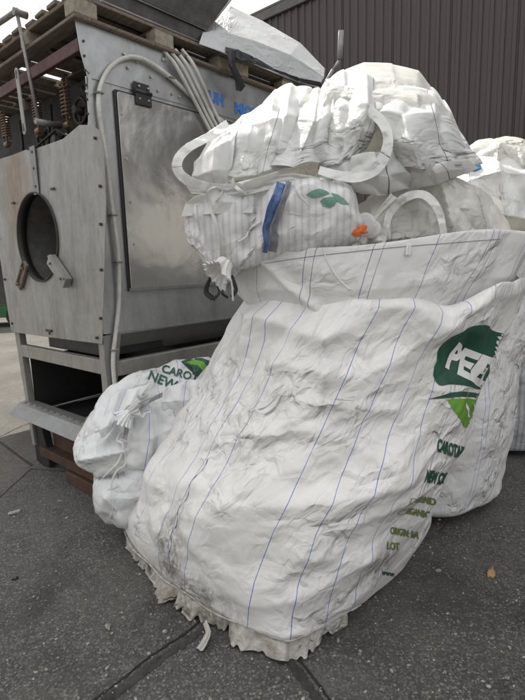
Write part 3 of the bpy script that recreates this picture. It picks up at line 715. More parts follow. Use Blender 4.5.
# lower frame
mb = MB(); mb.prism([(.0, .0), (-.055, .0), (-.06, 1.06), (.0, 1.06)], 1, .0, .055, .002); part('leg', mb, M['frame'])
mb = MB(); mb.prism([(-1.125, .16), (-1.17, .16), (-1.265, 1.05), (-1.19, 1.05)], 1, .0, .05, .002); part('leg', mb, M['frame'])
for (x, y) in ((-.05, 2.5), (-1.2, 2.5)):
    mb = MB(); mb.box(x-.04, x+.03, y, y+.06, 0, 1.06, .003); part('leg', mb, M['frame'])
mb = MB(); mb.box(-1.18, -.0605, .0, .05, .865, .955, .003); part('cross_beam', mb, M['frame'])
mb = MB(); mb.box(-.84, -.08, .06, .5, .962, 1.056, .004); part('under_box', mb, M['black'])
mb = MB(); mb.box(-1.17, -.02, .9, .93, .2, .86, 0); mb.box(-1.165, -.02, .06, .9, .40, .42, 0); mb.box(-1.18, -1.168, .06, .9, .42, .86, 0); mb.box(-.075, -.066, .06, .9, .42, .83, 0); part('hopper', mb, M['dark'])
for q in ([(-1.1, .1, .44), (-.75, .75, .56)], [(-.72, .72, .56), (-.2, .5, .56)], [(-.6, .1, .44), (-.3, .6, .56)]): mb = MB(); mb.tube(q, .008, 6); part('grid_bar', mb, M['galvdark'])
tr = MB(); tr.prism([(.06, .50), (-.02, .51), (-.06, .50), (-.13, .435), (-.135, .44), (-.06, .508), (-.02, .518), (.06, .508)], 0, -1.19, -.065); part('chute_tray', tr, M['galvdark'])
for i in range(12): mb = MB(); mb.cyl((-1.13+i*.09, -.03, .514), (-1.13+i*.09, -.03, .522), .012, 8); part('tray_rivet', mb, M['galvdark'])
mb = MB(); mb.box(-.98, -.25, .08, .8, .16, .40, .006); part('rusty_box', mb, M['rust'])
mb = MB(); mb.prism([(-1.16, .30), (-1.19, .18), (-1.17, .02), (-1.06, .0), (-.96, .02), (-.96, .10), (-1.04, .38), (-1.1, .40)], 1, .02, .08, .004); part('skid', mb, M['dark'])
mb = MB(); mb.box(-1.05, -.2, .0, .09, .10, .17, .004); mb.box(-.62, -.02, -.02, .12, .0, .09, .005); mb.box(-.35, -.05, .02, .6, .09, .2, .006); part('base_rail', mb, M['rust'])
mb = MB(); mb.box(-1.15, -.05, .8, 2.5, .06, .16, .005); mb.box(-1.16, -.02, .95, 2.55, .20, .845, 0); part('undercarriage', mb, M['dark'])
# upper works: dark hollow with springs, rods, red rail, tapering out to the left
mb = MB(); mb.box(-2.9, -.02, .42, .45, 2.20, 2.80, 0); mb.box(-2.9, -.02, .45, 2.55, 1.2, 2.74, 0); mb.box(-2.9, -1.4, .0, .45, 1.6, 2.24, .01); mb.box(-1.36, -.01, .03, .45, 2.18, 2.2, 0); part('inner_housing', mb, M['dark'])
mb = MB(); mb.box(-2.92, -.01, .005, .035, 2.685, 2.752, .003); part('rail', mb, M['redrail'])
MLK = plain('greasy_linkage', (.07, .065, .06), .5, .5, stain=(.16, .12, .09))
for i in range(5): mb = MB(); mb.tube([(-2.6+i*.5, .36, 2.25), (-2.45+i*.5, .3, 2.68)], .014, 6); part('link_rod', mb, MLK)
for (x, z, r_) in [(-.13, 2.52, .09), (-.30, 2.42, .07), (-.86, 2.42, .12), (-.55, 2.55, .08), (-1.1, 2.5, .1)]:
    mb = MB(); P = [(x+r_*math.cos(a), .30, z+r_*math.sin(a)) for a in np.linspace(0, 2*pi, 28)]; mb.tube(P, .012, 6); mb.cyl((x, .25, z), (x, .4, z), .028, 12)
    for a in (.4, 2.5, 4.6): mb.tube([(x, .30, z), (x+r_*math.cos(a), .30, z+r_*math.sin(a))], .008, 6)
    part('pulley', mb, MLK)
mb = MB(); mb.tube([(-.05, .2, 2.3), (-.2, .25, 2.45), (-.5, .2, 2.35), (-.9, .3, 2.5), (-1.3, .2, 2.33)], .01, 6); part('dark_hose', mb, MLK); mb = MB(); mb.tube([(-.5, .3, 2.68), (-.2, .35, 2.3)], .02, 8); part('link_rod', mb, MLK)
for (x, z0, z1) in ((-.79, 2.44, 2.66), (-.405, 2.40, 2.66), (-1.3, 2.44, 2.66)):
    mb = MB(); n = 9; P = [(x+.027*math.cos(a), .12+.027*math.sin(a), z0+.04+(z1-z0-.06)*a/(2*pi*n)) for a in np.linspace(0, 2*pi*n, n*14)]; mb.tube(P, .0052, 6)
    mb.tube([(x, .12, z0-.02), (x, .12, z1+.04)], .008, 8); mb.cyl((x-.03, .12, z0), (x+.03, .12, z0), .02, 10); part('spring', mb, M['spring'])
mb = MB(); mt = Matrix.Translation((-.675, -.035, 2.565)) @ Matrix.Rotation(R(-4), 4, 'Y')
mb.box(-.021, .021, -.006, .006, -.18, .18, .004, M4=mt); mb.cyl(mt @ Vector((0, -.006, .18)), mt @ Vector((0, .006, .18)), .0205, 14); mb.cyl(mt @ Vector((0, -.006, -.18)), mt @ Vector((0, .006, -.18)), .0205, 14)
lb = part('link_bar', mb, M['frame'])
for q in (-.16, .16): mb = MB(); mb.box(-.005, .005, -.0085, -.0055, q-.025, q+.025, .001, M4=mt); part('slot', mb, M['black'], lb)
mb = MB(); mb.tube([(-.55, -.06, 3.03), (-.50, -.05, 2.7), (-.455, -.04, 2.40)], .011, 8); mb.cyl((-.455, -.06, 2.40), (-.455, .1, 2.40), .018, 10); mb.tube([(-1.3, -.06, 3.09), (-.95, -.06, 3.06), (-.54, -.06, 3.035)], .016, 8); mb.cyl((-.55, -.08, 3.03), (-.55, .0, 3.03), .022, 10); mb.tube([(-.9, -.06, 3.02), (-.9, -.06, 3.16)], .014, 8)
part('lever_rod', mb, plain('dull_rod_steel', (.25, .24, .23), .5, .5))
# hoses on the side
def hose(pts, r, off=.03, n=8):
    P = [loc(side(x, y, o)) for (x, y, o) in [(p[0], p[1], p[2] if len(p) > 2 else off) for p in pts]]
    mb = MB(); mb.tube(spline(P, n), r, 12); return part('hose', mb, M['hose'])
hose([(116, 405), (115, 388), (113, 360), (116, 330), (119, 300), (118.5, 259), (114.5, 225), (111, 200), (107, 165), (101, 125), (98.5, 100), (102, 82), (111, 67), (124, 58.5), (137, 57.5), (152, 64), (170, 77), (190, 95), (210, 112), (232, 129), (250, 150)], .0135)
for k, (dx, dz) in enumerate(((0, 0), (6, 0), (12, -1), (19, -1))):
    hose([(163+dx, 50, .0), (168+dx, 56, .03), (176+dx*.95, 66, .05+.01*k), (189+dx*.85, 90, .06), (202+dx*.75, 115, .05), (211+dx*.75, 132, .05), (222+dx*.7, 150, .04)], .0122)
for (px, py) in ((113, 215), (118, 262), (99, 93), (171, 78), (114, 350)):
    q = loc(side(px, py, .03)); mb = MB(); mb.box(.008, .05, q[1]-.022, q[1]+.022, q[2]-.006, q[2]+.006, .003); part('hose_clip', mb, M['galvdark'])

# ================================================================== LOAD ON THE MACHINE
def pallet(x, y, z, W_, L_, label, seed, rz=0):
    g = random.Random(seed); c = L2W(x, y, z); root = empty('wooden_pallet', c, RZ+rz, label, 'pallet', 'wooden pallets on top of the machine')
    def bd(nm, x0, x1, y0, y1, z0, z1, mat): mb = MB(); mb.box(x0, x1, y0, y1, z0, z1, .003, jit=.0025); mb.build(nm, mat, root)
    for i in range(3):
        xc = [0.05, W_/2, W_-.05][i]; bd('bottom_board', xc-.05, xc+.05, .101, L_-.101, 0, .02, M['wood'])
    for yc in (.05, L_-.05): bd('bottom_board', 0, W_, yc-.05, yc+.05, .0, .02, M['wood'])
    for i in range(3):
        for j in range(3):
            xc = [.05, W_/2, W_-.05][i]; yc = [.07, L_/2, L_-.07][j]; bd('block', xc-.05+g.uniform(0, .006), xc+.05, yc-.07, yc+.07, .022, .098, M['woodend'])
    for yc in (.07, L_/2, L_-.07): bd('cross_board', 0, W_, yc-.06, yc+.06, .099, .119, M['wood'])
    nb = 8
    for i in range(nb):
        x0 = i*(W_/nb)+.01; bd('deck_board', x0, x0+W_/nb-.045+g.uniform(-.008, .008), g.uniform(-.01, .01), L_+g.uniform(-.01, .01), .121, .143, M['wood'])
    return root
pallet(-1.16, -.03, 2.832, 1.2, 1.2, 'weathered wooden pallet on the machine corner above the springs and the round opening', 1)
pallet(-2.40, -.05, 2.832, 1.2, 1.2, 'weathered wooden pallet at the far left edge on the machine top', 2, R(1.5))
pallet(-1.16, 1.21, 2.835, 1.2, 1.2, 'weathered wooden pallet under the grey tarpaulin with hanging black plastic', 3, R(-1))
c = L2W(-1.0, .17, 2.985)
tb = empty('metal_tray', c, RZ, 'dark sheet metal tray with flared side lying on the wooden pallet above the hoses', 'tray')
MT = plain('dark_grey_tray_steel', (.075, .070, .066), .55, .4, .5, 4, stain=(.14, .12, .1)); MT2 = plain('worn_tray_edge', (.30, .28, .26), .55, .4)
mb = MB(); mb.prism([(0, 0), (.76, 0), (.80, .095), (0, .095)], 0, 0, .98, .004); mb.build('side_wall', MT, tb)
mb = MB(); mb.prism([(-.02, .10), (.81, .10), (1.13, .46), (1.115, .46), (.80, .116), (-.02, .116)], 0, 0, 1.0, .002); mb.prism([(-.02, .116), (.80, .116), (1.11, .44), (-.02, .44)], 0, .99, 1.0); mb.build('flared_wall', MT, tb)
mb = MB(); mb.tube([(.985, -.02, .098), (.99, .81, .102)], .008, 8); mb.tube([(.99, .81, .102), (1.0, 1.13, .46)], .008, 8); mb.tube([(.985, 0, .005), (.985, .76, .005)], .007, 8); mb.build('edge', MT2, tb)
# tarpaulin bundle
tp = empty('tarpaulin', at(265, 60, 4.2), 0, 'pale grey plastic tarpaulin wrapped over a bulky load on the rear pallet', 'tarpaulin')
def tl(px, py, s_): v = ray(px, py); n = -AV; p0 = K-n*s_; return CAM+v*(((p0-CAM)@n)/(v@n))
r0_ = [tl(199, 44, -.10), tl(225, 53, -.10), tl(255, 65, -.08), tl(287, 78, -.06), tl(318, 88, -.06)]
r1_ = [tl(203, 32, .02), tl(226, 33, -.02), tl(257, 42, .0), tl(290, 55, .0), tl(324, 77, .06)]
r2_ = [tl(212, 10, .42), tl(230, 6, .45), tl(262, 21, .45), tl(300, 43, .42), tl(325, 69, .30)]
r3_ = [p+AV*.55+np.array([0, 0, .02]) for p in r2_]; r4_ = [np.array([p[0], p[1], 2.98])+AV*.1 for p in r3_]
eL = [r[0]-BV*.02-np.array([0, 0, .02]) for r in (r0_, r1_, r2_, r3_, r4_)]
mid = sum(np.array(r[-1]) for r in (r0_, r2_, r3_))/3
rows = []
for r in (r0_, r1_, r2_, r3_, r4_): e = np.array(r[-1])*.25+mid*.75+BV*.10; e[2] = min(e[2], r[-1][2]); rows.append(list(r)+[e])
sheet('tarp_sheet', rows, M['tarp'], tp, 15, 12, fac=((.5, .05), (.22, .012)), levels=((.02, 60, .05, .10), (.025, 50, .05, .10), (.025, 36, .06, .12), (.02, 16, .08, .14)), seed=4, noise=.02)
bp = empty('plastic_sheet', L2W(.03, 1.6, 2.9), 0, 'torn black plastic sheet hanging from under the tarpaulin over the pallet edge', 'plastic sheet')
def sd(x, y, o): return side(x, y, o)
sheet('sheet', [[sd(226, 47, .10), sd(238, 50, .12), sd(256, 58, .10), sd(275, 69, .08), sd(300, 78, .06), sd(320, 82, .05)], [sd(226, 52, .11), sd(240, 60, .13), sd(256, 64, .11), sd(277, 72, .08), sd(300, 82, .06), sd(321, 87, .05)]], M['black'], bp, 12, 3,
      levels=((.08, 40, .03, .08), (.12, 40, .03, .08), (.1, 30, .04, .08)), seed=8, noise=.03, thick=.001)
sheet('hanging_rag', [[sd(227, 50, .12), sd(231, 49, .13), sd(236, 50, .12)], [sd(229, 66, .13), sd(231, 67, .15), sd(235, 64, .13)], [sd(235, 80, .12), sd(237, 81, .13), sd(241, 77, .12)], [sd(236, 90, .11), sd(241, 91, .12), sd(245, 86, .11)]], M['black'], bp, 3, 8,
      levels=((.12, 40, .03, .08), (.12, 40, .03, .08), (.1, 30, .04, .08)), seed=9, noise=.02, thick=.001)
# ================================================================== BIG BAG
rings = [(-.01,.06,2.50,.70,.70,1.4),(.045,.06,2.53,.83,.83,1.3),(.085,.06,2.545,.86,.87,1.3),(.18,.07,2.52,.83,.84,1.45),(.30,.09,2.48,.785,.79,1.65),(.5,.16,2.43,.74,.71,1.9),(.75,.29,2.46,.71,.69,2),(1.0,.41,2.5,.69,.685,2),(1.18,.495,2.52,.66,.675,2),(1.30,.565,2.52,.64,.665,2),(1.37,.58,2.52,.62,.63,2)]
RG = np.array(rings)
def ring(z, ang, dr=0.0):      # the floor is a square seen on its corner, the upper body is round
    q = [np.interp(z, RG[:, 0], RG[:, k]) for k in range(1, 6)]; p_ = q[4]
    m_ = (np.abs(np.cos(ang))**p_+np.abs(np.sin(ang))**p_+1e-9)**(-1/p_)
    return np.stack([q[0]+(q[2]*m_+dr)*np.cos(ang), q[1]+(q[3]*m_+dr)*np.sin(ang), z+0*ang], -1)
def seg(u, z, a, b, wd):
    X = (u-.5)*4.4; x0, y0, x1, y1 = (a[0]-.5)*4.4, a[1], (b[0]-.5)*4.4, b[1]
    e = np.array([x1-x0, y1-y0]); t = np.clip(((X-x0)*e[0]+(z-y0)*e[1])/(e@e), 0, 1); d = np.hypot(X-x0-t*e[0], z-y0-t*e[1]); return np.exp(-(d/wd)**1.5)
FOLDS = [((.31, 1.27), (.44, 1.20), .045, .045), ((.44, 1.20), (.455, 1.06), .035, .04), ((.40, 1.10), (.47, 1.08), .04, .03), ((.34, 1.22), (.36, .95), .05, .03), ((.50, 1.30), (.60, 1.18), .06, .03), ((.56, 1.28), (.62, 1.0), .035, -.02),
         ((.36, .80), (.47, .88), .05, .022), ((.47, .88), (.56, .70), .05, .015), ((.42, .58), (.56, .66), .05, .016), ((.50, .42), (.60, .30), .06, .03), ((.47, .20), (.56, .36), .05, .02), ((.40, .30), (.34, .50), .05, -.015), ((.66, 1.2), (.60, .9), .05, .02),
         ((.35, 1.05), (.39, .82), .03, -.018), ((.45, .98), (.53, .93), .03, .018), ((.52, .52), (.62, .60), .035, .014), ((.1, 1.1), (.25, .8), .08, .04), ((.85, 1.2), (.75, .7), .08, .04), ((.95, .8), (.1, .5), .1, .03)]
def body_shape(P):
    u, v = P[:, 0], P[:, 1]; ang = pi/2+2*pi*u
    z = np.interp(v, [0, .06, .10, 1], [-.01, .0, .03, 1.36]); 
    W = ring(z, ang)
    W[:, 2] += .012*np.sin(ang*2+1)*np.clip((z-1)/.3, 0, 1)+.035*np.clip((z-1)/.3, 0, 1)*np.cos(ang+2.6)
    q = [np.interp(z, RG[:, 0], RG[:, k]) for k in range(1, 5)]
    nx, ny = np.cos(ang)/1, np.sin(ang)/1
    dr = 0
    for (a, b, wd, am) in FOLDS: dr = dr+am*seg(u, z, a, b, wd)
    # pinch at the bottom corner lines and slight squareness
    dr = dr+.010*np.cos(4*ang+.6)*np.clip(z*1.5, 0, 1)
    ar = u*4.5; d1 = R(28); p1_ = ar*math.cos(d1)+z*math.sin(d1); p2_ = -ar*math.sin(d1)+z*math.cos(d1); f1 = facets(np.stack([p1_*.55, p2_*1.7, 0*z], 1), .34, 5, .45)
    d2 = R(-40); q1_ = ar*math.cos(d2)+z*math.sin(d2); q2_ = -ar*math.sin(d2)+z*math.cos(d2); f2 = facets(np.stack([q1_*.6, q2_*1.8, 0*z], 1), .22, 8, .4)
    f3 = facets(np.stack([ar, z*1.3, 0*z], 1), .30, 11, .4); mk_ = np.clip(.6+.6*vnoise(np.stack([ar, z, z*0], 1), 3.0, 77), .1, 1.5)
    dr = dr+(f1-np.median(f1))*.028*(.5+.5*mk_)+(f2-np.median(f2))*.010*mk_+(f3-np.median(f3))*.014
    # roll of cloth at the upper lip, tucked under at the floor
    rgt = np.clip((u-.53)/.07, 0, 1)*np.clip((.9-u)/.1, 0, 1); rgt = rgt*rgt*(3-2*rgt); top = np.clip((v-.958)/.042, 0, 1); dr = dr-.060*top**2*(1-.6*rgt)+.075*rgt*np.clip((v-.84)/.16, 0, 1)**1.5
    W[:, 2] += .10*rgt*np.clip((v-.75)/.25, 0, 1)**2+np.clip((v-.8)/.2, 0, 1)*(.016*np.sin(3*ang+1.0)+.012*np.sin(7*ang+.3)+.008*np.sin(13*ang+2))
    W[:, 0] += nx*dr; W[:, 1] += ny*dr; W[:, 2] -= .03*top**3
    ins = np.clip((.055-v)/.055, 0, 1); W[:, 0] = W[:, 0]*(1-ins*.95)+ins*.95*.0; W[:, 1] = W[:, 1]*(1-ins*.95)+ins*.95*2.50
    W[:, 2] = np.maximum(W[:, 2], .003)
    return W
nu0, nv0 = 60, 22
uu, vv = np.meshgrid(np.arange(nu0+1)/nu0, np.linspace(0, 1, nv0+1)); P0 = np.stack([uu.ravel(), vv.ravel()], 1)
Q0 = np.array([(j*(nu0+1)+i, j*(nu0+1)+i+1, (j+1)*(nu0+1)+i+1, (j+1)*(nu0+1)+i) for j in range(nv0) for i in range(nu0)])
big = empty('bulk_bag', (0.0, 2.3, 0), 0, 'huge overfull white woven bag with blue pinstripes and a dark green and leaf green print', 'bulk bag', 'white bulk bags')
V, Q, P, S = crumple(P0, Q0, body_shape, [(.006, 50, .06, .09), (.012, 50, .06, .09), (.018, 45, .07, .09), (.016, 26, .08, .09)], 21, floor=.003, noise=.012)
rest = np.stack([P[:, 0]*4.5, P[:, 1]*1.35, P[:, 0]*0], 1)
body = link('bag_body', meshpy(V, Q, rest, 'bag_body'), M['bag'], big, smooth=True, world=True)
BB = mkbvh(V, Q)
# regular lookup (u, z) -> point on the wrinkled body
def on_body(u, z, lift):
    c = ring(np.array([z]), np.array([pi/2+2*pi*u]))[0]; q = [np.interp(z, RG[:, 0], RG[:, k]) for k in (1, 2)]
    o_ = np.array([q[0], q[1], z]); d = c-o_; d /= np.linalg.norm(d)
    l_, n_, i_, ds = BB.ray_cast(Vector(c+d*.5), Vector(-d))
    if l_ is None: return None
    if n_.dot(Vector(d)) < 0: n_ = -n_
    return l_+n_*lift
# cuff: rolled over the rim, inner lining
crg = np.array([(0, 0.54, 2.52, .560, .58), (.10, .54, 2.52, .600, .61), (.35, .54, 2.52, .68, .64), (.62, .55, 2.52, .745, .63), (.70, .55, 2.52, .755, .625), (.74, .55, 2.52, .75, .62), (.80, .56, 2.52, .70, .59), (1, .55, 2.52, .62, .54)])
def cuff_shape(P):
    u, v = P[:, 0], P[:, 1]; ang = pi/2+2*pi*u
    zz = np.interp(v, [0, .70, .74, .80, 1], [1.235, 1.575, 1.585, 1.56, 1.30]); q = [np.interp(v, crg[:, 0], crg[:, k]) for k in range(1, 5)]
    fc = facets(np.stack([np.cos(ang)*.7, np.sin(ang)*.7, zz*1.2], 1), .2, 3, .5); fc = (fc-np.median(fc))*.020*np.clip(1.3-v, 0, 1)
    lean = .022*np.cos(ang)-.012*np.sin(2*ang)+.010*np.sin(5*ang+1)
    dip = -.035*np.exp(-((u-.30)/.03)**2)
    rgt = np.clip((u-.55)/.08, 0, 1)*np.clip((.9-u)/.1, 0, 1); rgt = rgt*rgt*(3-2*rgt)
    rr = .015*rgt*np.clip((.5-v)/.5, 0, 1)+fc+.012*np.sin(3*ang+2)+.010*np.sin(7*ang+.5)*(1-v)+.022*np.exp(-((u-.405+.10*(v-.3))/.008)**2)*(v < .72)
    return np.stack([q[0]+(q[2]+rr)*np.cos(ang), q[1]+(q[3]+rr)*np.sin(ang), zz+lean*np.clip(v*1.5, 0, 1)+dip*np.clip(v*1.5, 0, 1)], 1)
nu1, nv1 = 64, 9
uu, vv = np.meshgrid(np.arange(nu1+1)/nu1, np.linspace(0, 1, nv1+1)); P1 = np.stack([uu.ravel(), vv.ravel()], 1)
Q1 = np.array([(j*(nu1+1)+i, j*(nu1+1)+i+1, (j+1)*(nu1+1)+i+1, (j+1)*(nu1+1)+i) for j in range(nv1) for i in range(nu1)])
Vc, Qc, Pc, Sc = crumple(P1, Q1, cuff_shape, [(.02, 60, .05, .09), (.035, 60, .06, .08), (.035, 40, .07, .08), (.025, 20, .08, .08)], 33, noise=.010)
link('cuff', meshpy(Vc, Qc, np.stack([Pc[:, 0]*4.4-(1-Pc[:, 1])*.0+Pc[:, 1]*-.16, Pc[:, 1]*.5, Pc[:, 0]*0], 1), 'cuff'), M['cuff'], big, smooth=True, world=True)
CB = mkbvh(Vc, Qc)
# filling hidden inside, so the bag is not hollow
def blobfill(name, c, r3, mat, parent, seed):
    P0_, Q0_ = cubesphere(8)
    f = lambda P: np.array(c)+(P/np.linalg.norm(P, axis=1)[:, None])*np.array(r3)
    V_, Q_, P_, S_ = crumple(P0_, Q0_, f, [(.08, 40, .03, .1), (.08, 40, .04, .1), (.06, 24, .05, .1)], seed, noise=.03)
    return link(name, meshpy(V_, Q_, S_-np.array(c), name), mat, parent, smooth=True, world=True)
blobfill('filling', (.53, 2.55, 1.25), (.56, .52, .26), M['film2'], big, 71)
# rim stitching line, small cloth tab and a fold edge on the cuff
def along_bvh(bv, pts, off=.003): return [p for p in (hit(bv, x, y, off) for x, y in pts) if p is not None]
MST = plain('grey_stitching', (.20, .21, .25), .7)
def stitch(bv, pts, parent, r=.0012, mat=None, name='stitching'):
    P_ = along_bvh(bv, pts, .001)
    if len(P_) > 2: mb = MB(); mb.tube(P_, r, 5); mb.build(name, mat or MST, parent, world=True)
def dense(pts, n=10): return [(float(a), float(b)) for a, b in spline([(x, y, 0) for x, y in pts], n) for a, b in [(a, b)]] if False else [tuple(p[:2]) for p in spline([(x, y, 0) for x, y in pts], n)]
stitch(CB, dense([(250, 266), (300, 258), (350, 252), (400, 247), (450, 243), (500, 239)]), big)
stitch(CB, dense([(322, 246), (328, 262), (338, 278), (350, 290)]), big, .0035, M['strap'], 'fold_edge')
t0 = hit(CB, 408, 244, .006); t1 = hit(CB, 407, 256, .008)
if t0 is not None and t1 is not None: ribbon('tab', [t0, (t0+t1)/2, t1], .028, M['strap'], big, n=4)
# dirty floor seam and skirt of cloth spilling on the ground
def bot(u, z, dr): p = ring(np.array([z]), np.array([pi/2+2*pi*u]), dr)[0]; return p
us = np.linspace(.24, .57, 40)
zs_ = np.interp(us, [.24, .33, .40, .47, .53, .60], [.09, .09, .085, .08, .08, .08])
seam_pts = [bot(u, z, .012+.006*math.sin(u*90)) for u, z in zip(us, zs_)]
mb = MB(); mb.tube(spline(seam_pts, 5), .0055, 8, rs=[.0035+.0015*math.sin(i*.9)+.001*math.sin(i*2.3) for i in range(196)]); so_ = mb.build('floor_seam', M['seam'], big, world=True)
a_ = so_.data.attributes.new('rest', 'FLOAT_VECTOR', 'POINT'); a_.data.foreach_set('vector', np.array([v.co for v in so_.data.vertices], dtype=np.float32).ravel())
def skirt():
    nu, nv = 260, 16; V_, RS = [], []
    for j in range(nv+1):
        f = j/nv
        for i in range(nu+1):
            q = i/nu; u = .27+.285*q; a_ = u*70
            L = .030+.020*math.sin(u*52+1)+.018*math.sin(u*121+2)+.010*math.sin(u*260); L = max(.010, L)*np.interp(q, [0, .25, .35, .8, 1], [.1, .5, 1.3, 1.0, .1])
            pl = .010*math.sin(a_*2.1+2*math.sin(u*60))+.008*math.sin(a_*5.3+1)+.005*math.sin(a_*11+f*4)
            d = .006+L*f**.8; p = bot(u, .085, d-.012); z = .082*(1-f)**1.3+.005+.014*f*(1-f*.6)*(1+math.sin(a_*3.1+f*3))*.5+abs(pl)*f
            p2 = bot(u+.0035*math.sin(a_*1.3)*f, .085, d-.012+pl*f); V_.append((p2[0], p2[1], max(.004, z))); RS.append((u*4.5, .2+f*.12, 0))
    F_ = [(j*(nu+1)+i, j*(nu+1)+i+1, (j+1)*(nu+1)+i+1, (j+1)*(nu+1)+i) for j in range(nv) for i in range(nu)]
    V_ = np.array(V_); Q_ = np.array(F_); V_ = relax(V_+rng.normal(size=V_.shape)*.001, V_, Q_, .10, 30, .04, .08, None, .004)
    o = link('floor_skirt', meshpy(V_, Q_, RS, 'floor_skirt'), M['seam'], big, smooth=True, world=True); md = o.modifiers.new('thickness', 'SOLIDIFY'); md.thickness = .0015; md.offset = 0
skirt()
def rest_of(o, V_=None):
    a = o.data.attributes.new('rest', 'FLOAT_VECTOR', 'POINT'); a.data.foreach_set('vector', np.array([v.co for v in o.data.vertices], dtype=np.float32).ravel())
# torn flaps of the skirt
for k, pts in enumerate([[(150, 566), (152, 574), (168, 590), (184, 604)], [(205, 622), (208, 632), (204, 642), (199, 650)]]):
    P_ = [gnd(x, y, z) for (x, y), z in zip(pts, (.05, .035, .02, .008))]
    ribbon('loose_flap', P_, .045 if k != 1 else .035, M['seam'], big, seed=20+k, curl=.9, wav=.012, thick=.0015)
ribbon('loop', [gnd(207, 590, .08), gnd(201, 603, .06), gnd(203, 616, .012), gnd(213, 622, .01), gnd(224, 622, .03)], .012, M['seam'], big, seed=31, n=6, nw=2)
# old stitched seam with grime on the left flank
P_ = [on_body(.3735+.002*math.sin(k*1.1), .70-.55*k/26, .001) for k in range(27)]; P_ = [p for p in P_ if p is not None]
mb = MB(); rs_ = [max(.0006, .0012+.0016*math.sin(i*.61)*math.sin(i*.23+1)) for i in range((len(P_)-1)*5+1)]; mb.tube(spline(P_, 5), .0015, 6, rs=rs_); mb.build('stitch_line', MST, big, world=True)

# printed emblem and words: outlines measured on the photo, carried to cloth coordinates (u around, z up) and wrapped on the cloth
_a = pi/2+2*pi*np.linspace(0, 1, 241); _g = np.array([ring(np.full(241, z_), _a) for z_ in np.linspace(.0, 1.37, 90)])
_Q = np.array([(j*241+i, j*241+i+1, (j+1)*241+i+1, (j+1)*241+i) for j in range(89) for i in range(240)]); SBV = mkbvh(_g.reshape(-1, 3), _Q)
def px2uz(x, y):
    v = Vector(ray(x, y)).normalized(); l_, n_, i_, d_ = SBV.ray_cast(Vector(CAM), v)
    if l_ is None or abs(n_.dot(v)) < .10: return None
    q = [np.interp(l_.z, RG[:, 0], RG[:, k]) for k in range(1, 5)]; an = math.atan2((l_.y-q[1])/q[3], (l_.x-q[0])/q[2]); return ((an-pi/2)/(2*pi)) % 1, l_.z
def pxmap(x, y, lift=.0016):
    q = px2uz(x, y)
    if q is None:
        xx = x
        while q is None and xx > x-60: xx -= 1.5; q = px2uz(xx, y)
        if q is None: return None
        q = (q[0]+(x-xx)*.0022, q[1])
    return on_body(q[0], min(q[1], 1.30), lift)
def sm(p, n=3): q = spline([(a, b, 0) for a, b in p+[p[0]]], n)[:-1]; return [(a[0], a[1]) for a in q]
emb = [(435.5, 376), (437, 368), (441, 361), (440.5, 352), (443, 344), (449, 337), (456, 333), (464, 330), (471, 326), (480, 324.5), (488, 327), (497, 333), (506, 342), (509, 354), (505, 368), (497, 382), (490, 391), (480, 390), (464, 385.5), (449, 384.5), (440, 385.5)]
decal('emblem', poly_mesh(sm(emb)), lambda x, y: pxmap(x, y), M['dkgreen'], big, step=2.0)
decal('emblem', poly_mesh([(429, 399.5), (438, 396), (448, 392.5), (461, 390.8), (474, 392.5), (486, 397), (484, 401), (472, 397), (458, 396), (446, 397.5)]), lambda x, y: pxmap(x, y), M['dkgreen'], big, step=2.0)
decal('leaf_print', poly_mesh(sm([(445, 399), (447, 405), (450, 412), (456, 420), (463, 427.5), (469, 423), (474, 414), (480, 406), (481, 402), (470, 398.5), (456, 397.8)])), lambda x, y: pxmap(x, y), M['ltgreen'], big, step=2.0)
for pts in ([(461, 401), (465, 404), (468, 411), (469, 418), (466, 416), (464, 409)], [(471, 402), (474, 406), (476, 412), (473, 410)]):
    decal('leaf_print', poly_mesh(pts), lambda x, y: pxmap(x, y, .003), M['prwhite'], big, step=2.0)
def pxtext(txt, x0, y0, ex, ey, mat, bold=.02, lift=.0022, step=.12):
    me = text_mesh(txt, 1.0, bold)
    return decal('lettering', me, lambda x, y: pxmap(x0+x*ex[0]+y*ey[0], y0+x*ex[1]+y*ey[1], lift), M[mat], big, step=step)
pxtext('PEEL', 449.5, 366.5, (19.5, 12.0), (15.5, -34), 'prwhite', .05, .0034)
pxtext('CAROTARIS', 431, 448.5, (5.1, 1.9), (3.8, -16.0), 'dkgreen', .05, .003)
pxtext('NEW CROP', 416, 477.5, (5.5, 1.5), (4.0, -16.0), 'dkgreen', .05, .003)
pxtext('GROUND', 411.5, 501, (4.8, .8), (2.2, -9), 'olive', .04, .003)
pxtext('ORGANIC', 405, 513.5, (4.8, .9), (2.2, -9), 'olive', .04, .003)
pxtext('ORIGIN: UA', 390, 533.5, (5.2, .9), (2.2, -9), 'olive', .04, .003)
pxtext('LOT', 384, 547, (6.4, .9), (2.2, -9), 'olive', .04, .003)
pxtext('www.', 381, 574, (5.6, 1.0), (1.6, -7), 'dkgreen', .03)
def frame_mesh(P4, t_):
    c_ = sum(np.array(p) for p in P4)/4; I = [tuple(np.array(p)+(c_-np.array(p))*t_) for p in P4]
    return meshpy([(p[0], p[1], 0) for p in P4+I], [(0, 1, 5, 4), (1, 2, 6, 5), (2, 3, 7, 6), (3, 0, 4, 7)])
decal('tick_box', frame_mesh([(400.5, 500), (408.5, 501.5), (410.5, 495), (402.5, 493.5)], .16), lambda x, y: pxmap(x, y, .0035), M['olive'], big, step=2)
decal('tick_box', frame_mesh([(394, 512.5), (402, 514), (404, 507.5), (396, 506)], .16), lambda x, y: pxmap(x, y, .0035), M['olive'], big, step=2)

